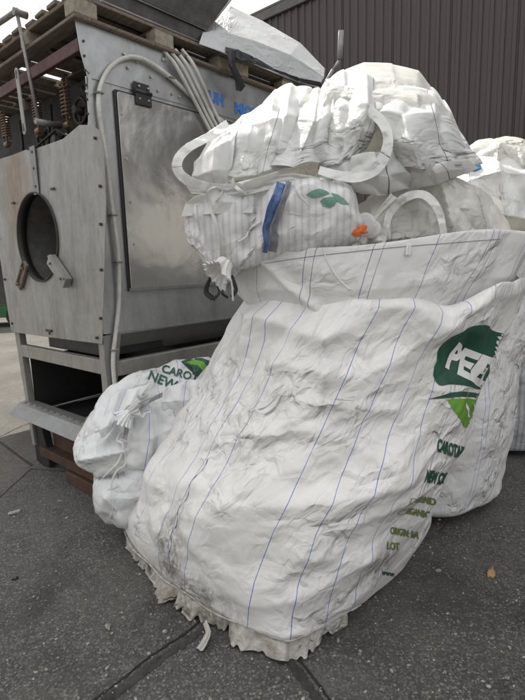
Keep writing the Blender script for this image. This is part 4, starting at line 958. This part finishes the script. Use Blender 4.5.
# ================================================================== BAGS ON TOP AND AROUND
LV = ((.07, 50, .03, .08), (.06, 50, .04, .08), (.06, 36, .05, .08), (.045, 18, .06, .08))
LS = ((.07, 60, .03, .10), (.08, 50, .04, .10), (.07, 36, .05, .10), (.05, 16, .07, .12))
def panel(name, rows, mat, parent, seed, fac=((.21, .045), (.085, .016)), nu=10, nv=10, ex=(.05, .06, .06), asp=(1.4, 1, .8), drape=.022):
    g = np.random.default_rng(seed); k1, k2, ph_ = g.uniform(1.6, 3.2), g.uniform(-1.4, 1.4), g.uniform(0, 3, 4)
    def bl(P):     # long hanging folds with sharp valleys
        u, v = P[:, 0], P[:, 1]; w1 = .35*np.sin(2.6*v+ph_[0])+.2*np.sin(5*u+ph_[1]); a1 = np.abs(np.sin(pi*(k1*u+k2*v+w1)+ph_[2])); a2 = np.abs(np.sin(pi*(k1*.8*u-k2*1.7*v+w1)+ph_[3]))
        return np.outer(drape*(a1-.6)+.4*drape*(a2-.6), np.array([-.08, -1, .12]))
    return sheet(name, [[at(*p) for p in r] for r in rows], mat, parent, nu, nv, fac=fac, asp=asp, bulge=bl, levels=((ex[0], 50, .03, .08), (ex[1], 50, .04, .08), (ex[2], 36, .05, .08)), seed=seed, noise=.015, thick=.0012)
def band(name, outer, inner, mat, parent, seed, nu=36, nv=4, fac=((.09, .022), (.04, .006))):
    f = lambda L: spline([at(*p) for p in L], 3)
    a_, b_ = f(outer), f(inner); return sheet(name, [a_, b_], mat, parent, nu, nv, fac=fac, levels=((.04, 40, .05, .08), (.06, 36, .06, .08), (.05, 20, .07, .08)), seed=seed, noise=.016, thick=.001)
# --- tall crumpled film bag on the very top
top = empty('film_bag', at(330, 190, 2.5), 0, 'big crumpled thin white plastic bag with handle loops lying topmost on the heap', 'plastic bag', 'crumpled bags on the heap')
_, TB = pillow('bag_body', [(200, 174), (200, 162), (214, 148), (236, 130), (260, 116), (280, 98), (300, 94), (318, 98), (332, 86), (345, 84), (372, 88), (400, 92), (424, 96), (434, 104), (448, 124), (462, 146), (468, 160), (456, 168), (436, 176), (402, 186), (368, 188), (335, 178), (290, 176), (245, 180), (215, 182)],
    (335, 138), 2.47, .28, M['film2'], top, n0=8, fac=((.30, .05), (.15, .025)), levels=LV, seed=2, sq=.8, noise=.04,
    ridges=((330, 78, 318, 150, .025, .06), (318, 150, 250, 165, .03, .05), (240, 120, 215, 165, .02, .05), (280, 95, 262, 150, .02, .05), (345, 100, 372, 125, .025, .05), (372, 125, 385, 165, .02, .05), (385, 165, 350, 185, .03, .05), (410, 90, 405, 140, .03, .05), (405, 140, 470, 170, .03, -.04), (440, 110, 425, 170, .02, .04), (300, 120, 340, 150, .03, -.06)))
def loopstrap(pts, w_, d, mat, parent, seed, nm='handle_loop', curl=.35, n=8, thick=.003):
    return ribbon(nm, [at(x, y, dd) for x, y, dd in pts], w_, mat, parent, seed=seed, curl=curl, n=n, thick=thick)
def surf(bv, pts, off=.012, d0=2.2):
    out = []
    for q in pts:
        p = hit(bv, q[0], q[1], q[2] if len(q) > 2 else off)
        out.append(np.array(p) if p is not None else at(q[0], q[1], d0))
    return out
band('handle_loop', [(226, 120, 2.30), (205, 134, 2.2), (186, 144, 2.16), (175, 155, 2.14), (172, 168, 2.13), (180, 181, 2.12), (198, 190, 2.10), (224, 193, 2.06), (252, 189, 2.03), (280, 181, 2.0)], [(230, 129, 2.26), (210, 141, 2.18), (193, 150, 2.14), (184, 159, 2.12), (182, 167, 2.10), (187, 174, 2.09), (202, 181, 2.06), (226, 184, 2.03), (252, 179, 2.0), (278, 171, 1.98)], M['film'], top, 141)
band('handle_loop', [(318, 174, 1.95), (340, 181, 1.93), (360, 182, 1.92), (380, 173, 1.93), (391, 155, 1.95), (393, 137, 1.98), (387, 120, 2.02), (370, 104, 2.08)], [(320, 166, 1.97), (340, 171, 1.94), (358, 171, 1.93), (373, 163, 1.94), (381, 150, 1.96), (383, 137, 1.98), (377, 124, 2.01), (363, 112, 2.06)], M['film'], top, 142)
panel('panel', [[(242, 116, 2.45), (262, 105, 2.42), (275, 89, 2.42), (292, 84, 2.42), (312, 89, 2.42)], [(234, 130, 2.30), (252, 124, 2.16), (270, 120, 2.12), (286, 116, 2.12), (304, 116, 2.20)], [(226, 150, 2.22), (246, 152, 2.10), (262, 150, 2.06), (276, 148, 2.02), (294, 150, 2.10)], [(214, 172, 2.18), (236, 178, 2.08), (256, 175, 2.04), (272, 170, 2.00), (292, 168, 2.10)]], M['film'], top, 101)
panel('panel', [[(206, 143, 2.36), (226, 128, 2.34), (244, 116, 2.36)], [(198, 160, 2.20), (215, 148, 2.12), (236, 136, 2.20)], [(192, 176, 2.16), (212, 172, 2.05), (232, 168, 2.12)], [(196, 188, 2.20), (216, 188, 2.10), (236, 184, 2.14)]], M['film'], top, 102, fac=((.14, .03), (.07, .012)), nu=8, nv=8)
panel('panel', [[(308, 92, 2.40), (320, 88, 2.38), (332, 78, 2.40)], [(298, 118, 2.16), (314, 122, 2.06), (334, 112, 2.14)], [(284, 146, 2.08), (302, 150, 1.98), (330, 142, 2.06)], [(262, 166, 2.05), (292, 166, 1.96), (330, 160, 2.02)]], M['film'], top, 103)
panel('panel', [[(326, 80, 2.46), (344, 70, 2.44), (366, 74, 2.42), (382, 84, 2.42)], [(330, 110, 2.16), (350, 106, 2.08), (368, 104, 2.06), (384, 112, 2.14)], [(326, 136, 2.10), (346, 136, 2.00), (362, 130, 2.00), (374, 134, 2.10)], [(318, 168, 2.06), (338, 164, 1.98), (354, 156, 1.99), (366, 150, 2.10)]], M['film'], top, 104)
panel('panel', [[(378, 84, 2.44), (402, 86, 2.42), (430, 90, 2.44), (444, 100, 2.50)], [(378, 112, 2.12), (404, 114, 2.04), (436, 114, 2.10), (456, 122, 2.30)], [(384, 140, 2.04), (410, 144, 1.98), (444, 142, 2.08), (470, 148, 2.28)], [(394, 168, 2.06), (420, 170, 1.99), (452, 166, 2.08), (482, 164, 2.26)]], M['film'], top, 105, fac=((.26, .05), (.12, .018)), nu=12)
panel('panel', [[(330, 160, 2.04), (352, 156, 1.97), (376, 152, 1.97), (398, 150, 2.04)], [(322, 176, 2.05), (346, 178, 1.96), (378, 176, 1.95), (410, 172, 2.02), ], [(338, 188, 2.10), (356, 192, 2.01), (378, 196, 2.00), (412, 188, 2.08)]], M['film'], top, 106, nu=12, nv=8)
panel('panel', [[(398, 160, 2.02), (430, 164, 2.0), (466, 160, 2.12)], [(404, 178, 2.04), (436, 174, 2.03), (474, 166, 2.16)], [(406, 192, 2.10), (438, 184, 2.10), (480, 168, 2.24)]], M['film'], top, 108, nu=12, nv=6, fac=((.2, .03), (.09, .01)))
panel('panel', [[(338, 84, 2.60), (346, 70, 2.64), (364, 63, 2.66), (392, 63, 2.68), (418, 72, 2.66), (432, 86, 2.60), (440, 98, 2.58)], [(342, 90, 2.44), (352, 82, 2.46), (368, 76, 2.48), (394, 78, 2.50), (414, 86, 2.50), (428, 96, 2.50), (436, 108, 2.48)], [(350, 104, 2.3), (356, 98, 2.3), (372, 92, 2.3), (394, 94, 2.3), (410, 100, 2.3), (420, 108, 2.3), (430, 118, 2.3)]], M['film2'], top, 107, fac=((.2, .02),), nu=14, nv=6)
panel('hem', [[(186, 186, 2.13), (226, 188, 2.05), (262, 178, 2.0), (292, 174, 1.99), (330, 176, 1.97)], [(192, 194, 2.13), (230, 198, 2.05), (268, 190, 2.0), (296, 186, 1.99), (334, 186, 1.98)]], M['film'], top, 109, fac=((.1, .015),), nu=20, nv=4, ex=(.05, .05, .05))
# --- striped sack with blue band
stp = empty('striped_sack', at(280, 235, 2.2), 0, 'grey striped white woven sack with a blue edge band and a three-leaf green print', 'sack', 'crumpled bags on the heap')
_, SB = pillow('bag_body', [(183, 220), (181, 208), (190, 199), (205, 194), (235, 190), (262, 186), (300, 182), (328, 184), (345, 192), (352, 208), (355, 226), (352, 242), (330, 252), (290, 256), (262, 262), (240, 270), (232, 280), (218, 281), (207, 270), (198, 252), (186, 236)],
    (268, 222), 2.14, .17, M['stripe'], stp, n0=8, fac=((.17, .032), (.08, .012)), levels=((.06, 60, .04, .09), (.07, 50, .05, .08), (.07, 36, .06, .08), (.045, 16, .08, .10)), seed=3, sq=.6, noise=.02, tiltx=-.35,
    ridges=((262, 188, 248, 245, .03, -.05), (275, 190, 262, 245, .02, .04), (200, 205, 215, 265, .02, .04)))
band_pts = surf(SB, [(281, 186, .014), (276, 196, .014), (271, 208, .014), (268, 220, .014), (266, 232, .014), (264, 242, .014), (264, 250, .014)])
ribbon('blue_band', band_pts, .030, M['bluefab'], stp, seed=8, curl=.05, nw=5)
ribbon('dark_band', [p+np.array([.030, .0, .004]) for p in band_pts], .030, M['navy'], stp, seed=9, curl=.05)
pts3 = {'l': [(306, 195), (312, 191), (319, 189), (326, 191), (330, 194), (320, 197), (312, 198)], 'b': [(331, 197), (337, 200), (335, 205), (329, 208), (323, 206), (320, 201), (324, 198)], 'r': [(331, 193), (338, 195), (344, 199), (349, 205), (341, 204), (335, 200)]}
for kk, pp3 in pts3.items():
    decal('leaf_print', poly_mesh(pp3), lambda x, y: hit(SB, x, y, .003), M['leafpr'], stp, step=2.0)
# flap of white film over the sack's left end, ties and the gathered mouth
g = [[np.array(hit(SB, x, y, .02)) if hit(SB, x, y, .02) is not None else at(x, y, 2.06) for x, y in row] for row in [[(196, 196), (225, 190), (262, 186)], [(190, 206), (225, 204), (258, 206)], [(186, 216), (215, 214), (250, 214)]]]
sheet('white_flap', g, M['film'], stp, 9, 5, levels=((.03, 60, .05, .1), (.05, 50, .05, .1), (.05, 30, .05, .08)), seed=51, noise=.01)
def tie(parent, pts, w_=.013, seed=1, mat='strap', nm='tie_string'): return ribbon(nm, pts, w_, M[mat], parent, seed=seed, curl=1.0, nw=3, wav=.001, n=8)
tie(stp, surf(SB, [(222, 195, .02), (216, 188, .05), (209, 192, .05), (214, 205, .03), (219, 225, .02), (220, 243, .015), (219, 256, .02), (226, 266, .025)], d0=1.98)+[at(231, 281, 2.02), at(233, 301, 2.02)], .016, 3)
tie(stp, surf(SB, [(248, 196, .015), (238, 189, .04), (229, 192, .04), (224, 200, .03), (218, 205, .02)], d0=2.0), .010, 4)
tie(stp, surf(SB, [(262, 222, .01), (252, 230, .012), (244, 236, .015), (238, 242, .02)], d0=2.0), .011, 5)
tie(stp, surf(SB, [(296, 190, .008), (302, 198, .01), (309, 205, .012)], d0=2.0), .007, 6)
def ruffle(name, base, axis, r0_, r1_, h_, mat, parent, pleats=13, amp=.25, seed=1, nu=120, nv=16, flare=1.6, tiltv=None):
    """gathered cloth mouth: pleats that open out from a tight tie"""
    g = np.random.default_rng(seed); ax = np.array(axis, float); ax /= np.linalg.norm(ax); e1 = np.cross(ax, [0.3, .2, 1.0]); e1 /= np.linalg.norm(e1); e2 = np.cross(ax, e1); ph = g.uniform(0, 6.28, 6)
    V_, RS = [], []
    for j in range(nv+1):
        t = j/nv; r = r0_+(r1_-r0_)*t**flare
        for i in range(nu):
            a = 2*pi*i/nu
            w1 = math.sin(pleats*a+ph[0]+3.0*math.sin(2*a+ph[1])+1.6*math.sin(3*a+ph[4])+2*t)+.5*math.sin((pleats//2)*a+ph[5]+2*t)
            rr = r*(1+amp*w1*(.35+.65*t)+.25*t*math.sin(2*a+ph[2])+.12*t*math.sin(5*a+ph[3])); hh = h_*(t+.12*t*math.sin(3*a+ph[4])-.2*t*t)
            V_.append(np.array(base)+ax*hh+(e1*math.cos(a)+e2*math.sin(a))*rr); RS.append((a*r1_, t*h_, 0))
    F_ = [(j*nu+i, j*nu+(i+1) % nu, (j+1)*nu+(i+1) % nu, (j+1)*nu+i) for j in range(nv) for i in range(nu)]
    V_ = np.array(V_); V_ = relax(V_+g.normal(size=V_.shape)*.0025, V_, np.array(F_), .07, 36, .06, .12)
    o = link(name, meshpy(V_, F_, RS, name), mat, parent, smooth=True, world=True); md = o.modifiers.new('thickness', 'SOLIDIFY'); md.thickness = .001; md.offset = 0; return o
ruffle('gathered_mouth', at(226, 262, 2.03), at(212, 280, 1.97)-at(228, 258, 2.03), .03, .065, .09, M['strap'], stp, 15, .16, 4)
for k, (a, b, c_) in enumerate((((211, 282), (206, 291), (213, 299)), ((214, 284), (219, 292), (213, 300)), ((225, 284), (222, 292), (228, 298)), ((231, 282), (236, 290), (231, 297)))):
    tie(stp, [at(a[0], a[1], 2.08), at(b[0], b[1], 2.06), at(c_[0], c_[1], 2.06)], .018, 60+k, 'black_strap', 'black_strap') if False else ribbon('black_strap', [at(a[0], a[1]-6, 2.10), at(b[0], b[1], 2.07), at(c_[0], c_[1], 2.07)], .016, M['black'], stp, seed=60+k, curl=.8, nw=3)
# --- pale bag with loops stuffed in the right half of the big bag
inn = empty('film_bag', at(430, 235, 2.4), 0, 'crumpled dull white bag with a webbing loop stuffed in the rim below the topmost bag', 'plastic bag', 'crumpled bags on the heap')
_, IB = pillow('bag_body', [(352, 225), (358, 208), (372, 196), (395, 186), (430, 178), (455, 178), (475, 188), (492, 203), (505, 222), (505, 245), (470, 258), (410, 262), (370, 258), (352, 245)],
    (430, 222), 2.36, .22, M['film2'], inn, n0=8, fac=((.24, .06), (.12, .03)), levels=LV, seed=6, sq=.6, noise=.04, ridges=((400, 190, 385, 235, .02, .05), (440, 185, 450, 240, .02, .06), (470, 190, 480, 235, .02, .05), (420, 200, 415, 230, .02, -.05)))
panel('panel', [[(440, 186, 2.36), (466, 186, 2.34), (492, 200, 2.36)], [(438, 208, 2.12), (462, 208, 2.06), (494, 214, 2.14)], [(436, 236, 2.08), (466, 238, 2.02), (500, 240, 2.10)]], M['film2'], inn, 111, fac=((.16, .05), (.08, .02)), nu=9, nv=9)
panel('panel', [[(396, 190, 2.30), (420, 184, 2.28), (446, 186, 2.30)], [(388, 212, 2.12), (418, 210, 2.10), (444, 212, 2.12)], [(380, 238, 2.04), (412, 240, 2.06), (442, 240, 2.04)]], M['film2'], inn, 112, fac=((.14, .04), (.07, .015)), nu=9, nv=9)
panel('panel', [[(350, 208, 2.20), (372, 198, 2.2), (398, 194, 2.22)], [(352, 226, 2.06), (370, 216, 2.02), (392, 212, 2.06)], [(356, 242, 2.0), (374, 242, 1.98), (390, 240, 2.02)]], M['strap'], inn, 113, fac=((.12, .03),), nu=8, nv=8)
band('webbing_loop', [(378, 244, 1.99), (383, 225, 1.98), (388, 209, 1.98), (401, 195, 1.99), (418, 190, 2.0), (431, 194, 2.0), (442, 208, 2.0), (446, 225, 2.0), (448, 244, 2.0)], [(385, 244, 2.0), (389, 227, 1.99), (394, 214, 1.99), (405, 203, 2.0), (418, 198, 2.0), (427, 202, 2.0), (435, 213, 2.0), (439, 226, 2.0), (441, 244, 2.0)], M['strap'], inn, 143)
ribbon('webbing_loop', [at(x_, y_, 1.97) for x_, y_ in [(362, 244), (370, 227), (380, 212), (388, 203), (394, 196)]], .032, M['film2'], inn, seed=17, curl=.3)
# orange net scrap and blue scrap
on_ = empty('orange_net', at(360, 232, 2.05), 0, 'scrap of bright orange net poking out between the striped sack and the rim', 'net')
pillow('scrap', [(352, 234), (354, 230), (358, 229), (361, 226), (367, 226), (366, 230), (368, 232), (361, 233), (360, 236), (355, 236)], (360, 231), 1.92, .008, M['orange'], on_, n0=5, fac=((.03, .006),), levels=((.15, 40, .03, .08), (.2, 40, .03, .08)), seed=5, noise=.01)
dk = empty('white_film', at(362, 224, 2.1), 0, 'small glossy white film scrap right beside the orange net', 'plastic film')
pillow('scrap', [(354, 226), (356, 216), (366, 213), (376, 222), (378, 236), (366, 238), (358, 232)], (372, 230), 1.97, .02, M['film'], dk, n0=4, fac=((.06, .01),), levels=((.12, 40, .03, .08), (.12, 40, .03, .08), (.1, 20, .04, .1)), seed=8, noise=.015)
bs = empty('blue_scrap', at(470, 172, 3.05), 0, 'small bright blue plastic scrap between the topmost bag and the sunlit bag', 'plastic scrap')
pillow('scrap', [(465, 166), (480, 164), (480, 172), (472, 176), (466, 176)], (473, 170), 2.85, .03, M['bluepl'], bs, n0=4, fac=(), levels=((.08, 40, .05, .1),), seed=2, noise=.01)

# --- bags standing behind on the right
def tallbag(name, label, cat, grp, rg, mat, seed, ctr, lv=((.02, 50, .05, .1), (.05, 50, .05, .1), (.045, 36, .06, .1)), ridg=0.02, nr=4, fs=1.0):
    root = empty(name, (rg[0][1], rg[0][2], 0), 0, label, cat, grp); A = np.array(rg)
    def sh(P):
        ang = 2*pi*P[:, 0]+pi/2; z = A[0, 0]+P[:, 1]*(A[-1, 0]-A[0, 0]); q = [np.interp(z, A[:, 0], A[:, k]) for k in range(1, 5)]
        sq_ = 1+.05*np.cos(4*ang+.4)+ridg*vnoise(np.stack([np.cos(ang), np.sin(ang), z*1.4], 1), nr, seed)
        e = np.minimum(1, np.minimum(P[:, 1]/.05, (1-P[:, 1])/.06)); e = np.sqrt(np.clip(1-(1-e)**2, 0, 1))*.96+.04
        B3 = np.stack([np.cos(ang)*q[2], np.sin(ang)*q[2], z], 1); f1 = facets(B3, .34, seed, .4); f2 = facets(B3, .15, seed+1, .4); sq_ = sq_+fs*((f1-np.median(f1))*.07+(f2-np.median(f2))*.022)
        return np.stack([q[0]+q[2]*sq_*e*np.cos(ang), q[1]+q[3]*sq_*e*np.sin(ang), np.maximum(z, .004)], 1)
    nu, nv = 40, 20; uu, vv = np.meshgrid(np.arange(nu+1)/nu, np.linspace(0, 1, nv+1)); P0_ = np.stack([uu.ravel(), vv.ravel()], 1)
    Q0_ = np.array([(j*(nu+1)+i, j*(nu+1)+i+1, (j+1)*(nu+1)+i+1, (j+1)*(nu+1)+i) for j in range(nv) for i in range(nu)])
    V_, Q_, P_, S_ = crumple(P0_, Q0_, sh, lv, seed, floor=.004, noise=.02)
    link('bag_body', meshpy(V_, Q_, np.stack([P_[:, 0]*4, P_[:, 1]*1.6, P_[:, 0]*0], 1), name), mat, root, smooth=True, world=True)
    return root, mkbvh(V_, Q_)
tallbag('bulk_bag', 'dusty plain white bulk bag standing half hidden behind the right flank of the printed bag', 'bulk bag', 'white bulk bags',
        [(0, 1.02, 2.98, .36, .38), (.10, 1.04, 2.99, .44, .43), (.5, 1.09, 3.05, .475, .49), (.9, 1.14, 3.12, .46, .50), (1.3, 1.20, 3.20, .46, .52), (1.62, 1.24, 3.26, .45, .52)], M['bagR'], 44, None, ridg=.03)
dgr, DB_ = tallbag('bulk_bag', 'grey ribbed bulk bag at the right edge of the photo with a green top', 'bulk bag', 'white bulk bags',
        [(0, 1.98, 4.22, .70, .64), (.3, 1.98, 4.22, .77, .70), (.9, 1.98, 4.22, .77, .70), (1.42, 1.98, 4.22, .74, .68)], M['grey'], 45, None, ridg=.015, fs=.3)  # shifted and widened behind the white bag to keep sun off the ground
mb = MB(); bpy_p = np.array([2.45, 4.05, 1.40])
blobfill('green_top', (1.98, 4.20, 1.40), (.70, .64, .13), M['green'], dgr, 77)
sun_ = empty('film_bag', at(500, 230, 3.1), 0, 'bright sunlit crumpled white bag heaped on the bags at the upper right', 'plastic bag', 'crumpled bags on the heap')
_, CB2 = pillow('bag_body', [(435, 225), (438, 200), (450, 176), (458, 162), (470, 152), (486, 144), (505, 138), (525, 140), (548, 150), (572, 180), (580, 215), (565, 250), (520, 262), (470, 258), (440, 245)],
    (505, 200), 3.12, .34, M['film2'], sun_, n0=8, fac=((.30, .07), (.14, .03)), levels=LV, seed=9, sq=.95, noise=.05, ridges=((462, 165, 470, 230, .03, .06), (500, 150, 490, 230, .03, .06), (520, 160, 530, 230, .03, .05), (480, 200, 510, 215, .03, -.06)))
panel('panel', [[(446, 178, 3.0), (468, 152, 3.1), (496, 140, 3.15), (530, 140, 3.15)], [(440, 200, 2.75), (470, 180, 2.72), (500, 172, 2.70), (534, 176, 2.72)], [(444, 226, 2.66), (474, 222, 2.60), (506, 216, 2.58), (540, 220, 2.6)]], M['film'], sun_, 121, fac=((.24, .06), (.11, .025)), nu=12, nv=10)
g = [[at(452, 186, 2.62), at(475, 190, 2.58), at(500, 200, 2.6)], [at(462, 205, 2.6), at(480, 210, 2.5), at(505, 214, 2.58)], [at(470, 228, 2.66), at(488, 228, 2.6), at(510, 232, 2.66)]]
sheet('loose_fold', g, M['film2'], sun_, 8, 8, levels=((.12, 60, .03, .08), (.12, 50, .04, .08), (.10, 30, .05, .08)), seed=61, noise=.03)

# --- small tied bag leaning between machine and big bag
sm = empty('tied_bag', gnd(122, 526), 0, 'small white bag with a gathered tied neck and string lying against the machine foot', 'sack')
_, EB = pillow('bag_body', [(75, 455), (77, 440), (84, 424), (94, 410), (107, 392), (122, 380), (145, 372), (168, 366), (190, 360), (208, 358), (218, 366), (222, 385), (210, 410), (200, 440), (180, 470), (160, 500), (140, 522), (120, 528), (106, 525), (96, 512), (93, 492), (92, 474), (80, 466)],
    (142, 440), 2.72, .21, M['bagS'], sm, n0=8, fac=((.17, .05), (.08, .014)), levels=LV, seed=14, sq=.62, noise=.03,
    ridges=((80, 460, 130, 450, .02, .05), (92, 478, 130, 470, .015, -.05), (128, 405, 110, 440, .02, .05), (150, 400, 190, 380, .02, .05), (170, 395, 190, 410, .02, .05), (150, 440, 160, 480, .02, .05), (110, 490, 130, 520, .02, .03)))
ct = np.array(hit(EB, 132, 410, .0) or at(132, 410, 2.5))
ct = at(131, 411, 2.43)
ruffle('gathered_neck', ct, at(158, 396, 2.36)-ct, .018, .045, .12, M['bagS'], sm, 10, .2, 7, flare=.7)
ruffle('gathered_neck', ct, at(120, 424, 2.42)-ct, .020, .055, .09, M['bagS'], sm, 11, .15, 9, flare=.9)
mb = MB(); mb.tube(spline([tuple(ct+np.array([.03*math.cos(a), -.01+.03*math.sin(a)*.5, .03*math.sin(a)])) for a in np.linspace(0, 2*pi, 9)], 4), .005, 6); mb.build('neck_tie', M['hose'], sm, world=True)
tie(sm, surf(EB, [(130, 412, .03), (122, 424, .03), (116, 438, .03), (124, 448, .025), (118, 460, .02), (110, 470, .02), (104, 480, .015)], d0=2.5), .010, 71)
tie(sm, surf(EB, [(124, 446, .02), (126, 462, .015), (117, 470, .012), (112, 486, .01), (113, 505, .01), (112, 518, .008)], d0=2.5), .009, 72)
tie(sm, surf(EB, [(118, 440, .02), (138, 447, .02), (158, 446, .015), (170, 438, .01)], d0=2.5), .012, 73)
for txt, x0, y0, sz, ang in (('CAROT', 160, 372, 11, R(17)), ('NEW', 150, 378, 13, R(-18))):
    pass
def ptext(bv, txt, x0, y0, sz, ang, mat, parent, bold=.3, sx=1):
    me = text_mesh(txt, sz, bold)
    decal('lettering', me, lambda x, y: hit(bv, x0+x*sx*math.cos(ang)+y*math.sin(ang), y0+x*sx*math.sin(ang)-y*math.cos(ang), .004), mat, parent, step=1.5)
for k_, rws in enumerate(([[(96, 412, 2.62), (118, 392, 2.60), (150, 384, 2.58)], [(84, 436, 2.56), (108, 426, 2.49), (128, 412, 2.48)], [(80, 462, 2.58), (104, 456, 2.49), (122, 446, 2.50)]],
    [[(132, 418, 2.48), (152, 402, 2.48), (176, 392, 2.48)], [(126, 446, 2.48), (154, 438, 2.42), (186, 420, 2.44)], [(116, 468, 2.50), (150, 470, 2.45), (178, 456, 2.48)]],
    [[(94, 472, 2.60), (118, 466, 2.50), (146, 470, 2.50)], [(96, 498, 2.56), (118, 494, 2.48), (142, 498, 2.48)], [(110, 522, 2.62), (120, 524, 2.58), (134, 518, 2.56)]],
    [[(164, 388, 2.48), (190, 380, 2.46), (214, 378, 2.44)], [(162, 402, 2.44), (188, 400, 2.40), (206, 398, 2.38)], [(166, 418, 2.48), (186, 416, 2.44), (200, 414, 2.42)]])):
    panel('fold', rws, M['bagS'], sm, 131+k_, fac=((.12, .04), (.06, .014)), nu=8, nv=8, ex=(.05, .05, .05))
ptext(EB, 'CAROT', 161, 372, 11, R(16), M['dkgreen'], sm)
ptext(EB, 'NEW', 147, 379, 13, R(22), M['dkgreen'], sm)
for a, mk in (([(181, 362), (190, 358.5), (202, 358.5), (212, 362), (216, 368), (213, 378), (205, 384), (198, 378), (203, 370), (194, 366)], 'dkgreen'), ([(186, 363), (194, 360.5), (203, 362), (208, 368), (206, 376), (203, 372), (198, 366), (191, 365)], 'ltgreen')):
    decal('emblem', poly_mesh(a), lambda x, y, l_=(.004 if mk == 'dkgreen' else .006): hit(EB, x, y, l_), M[mk], sm, step=1.5)
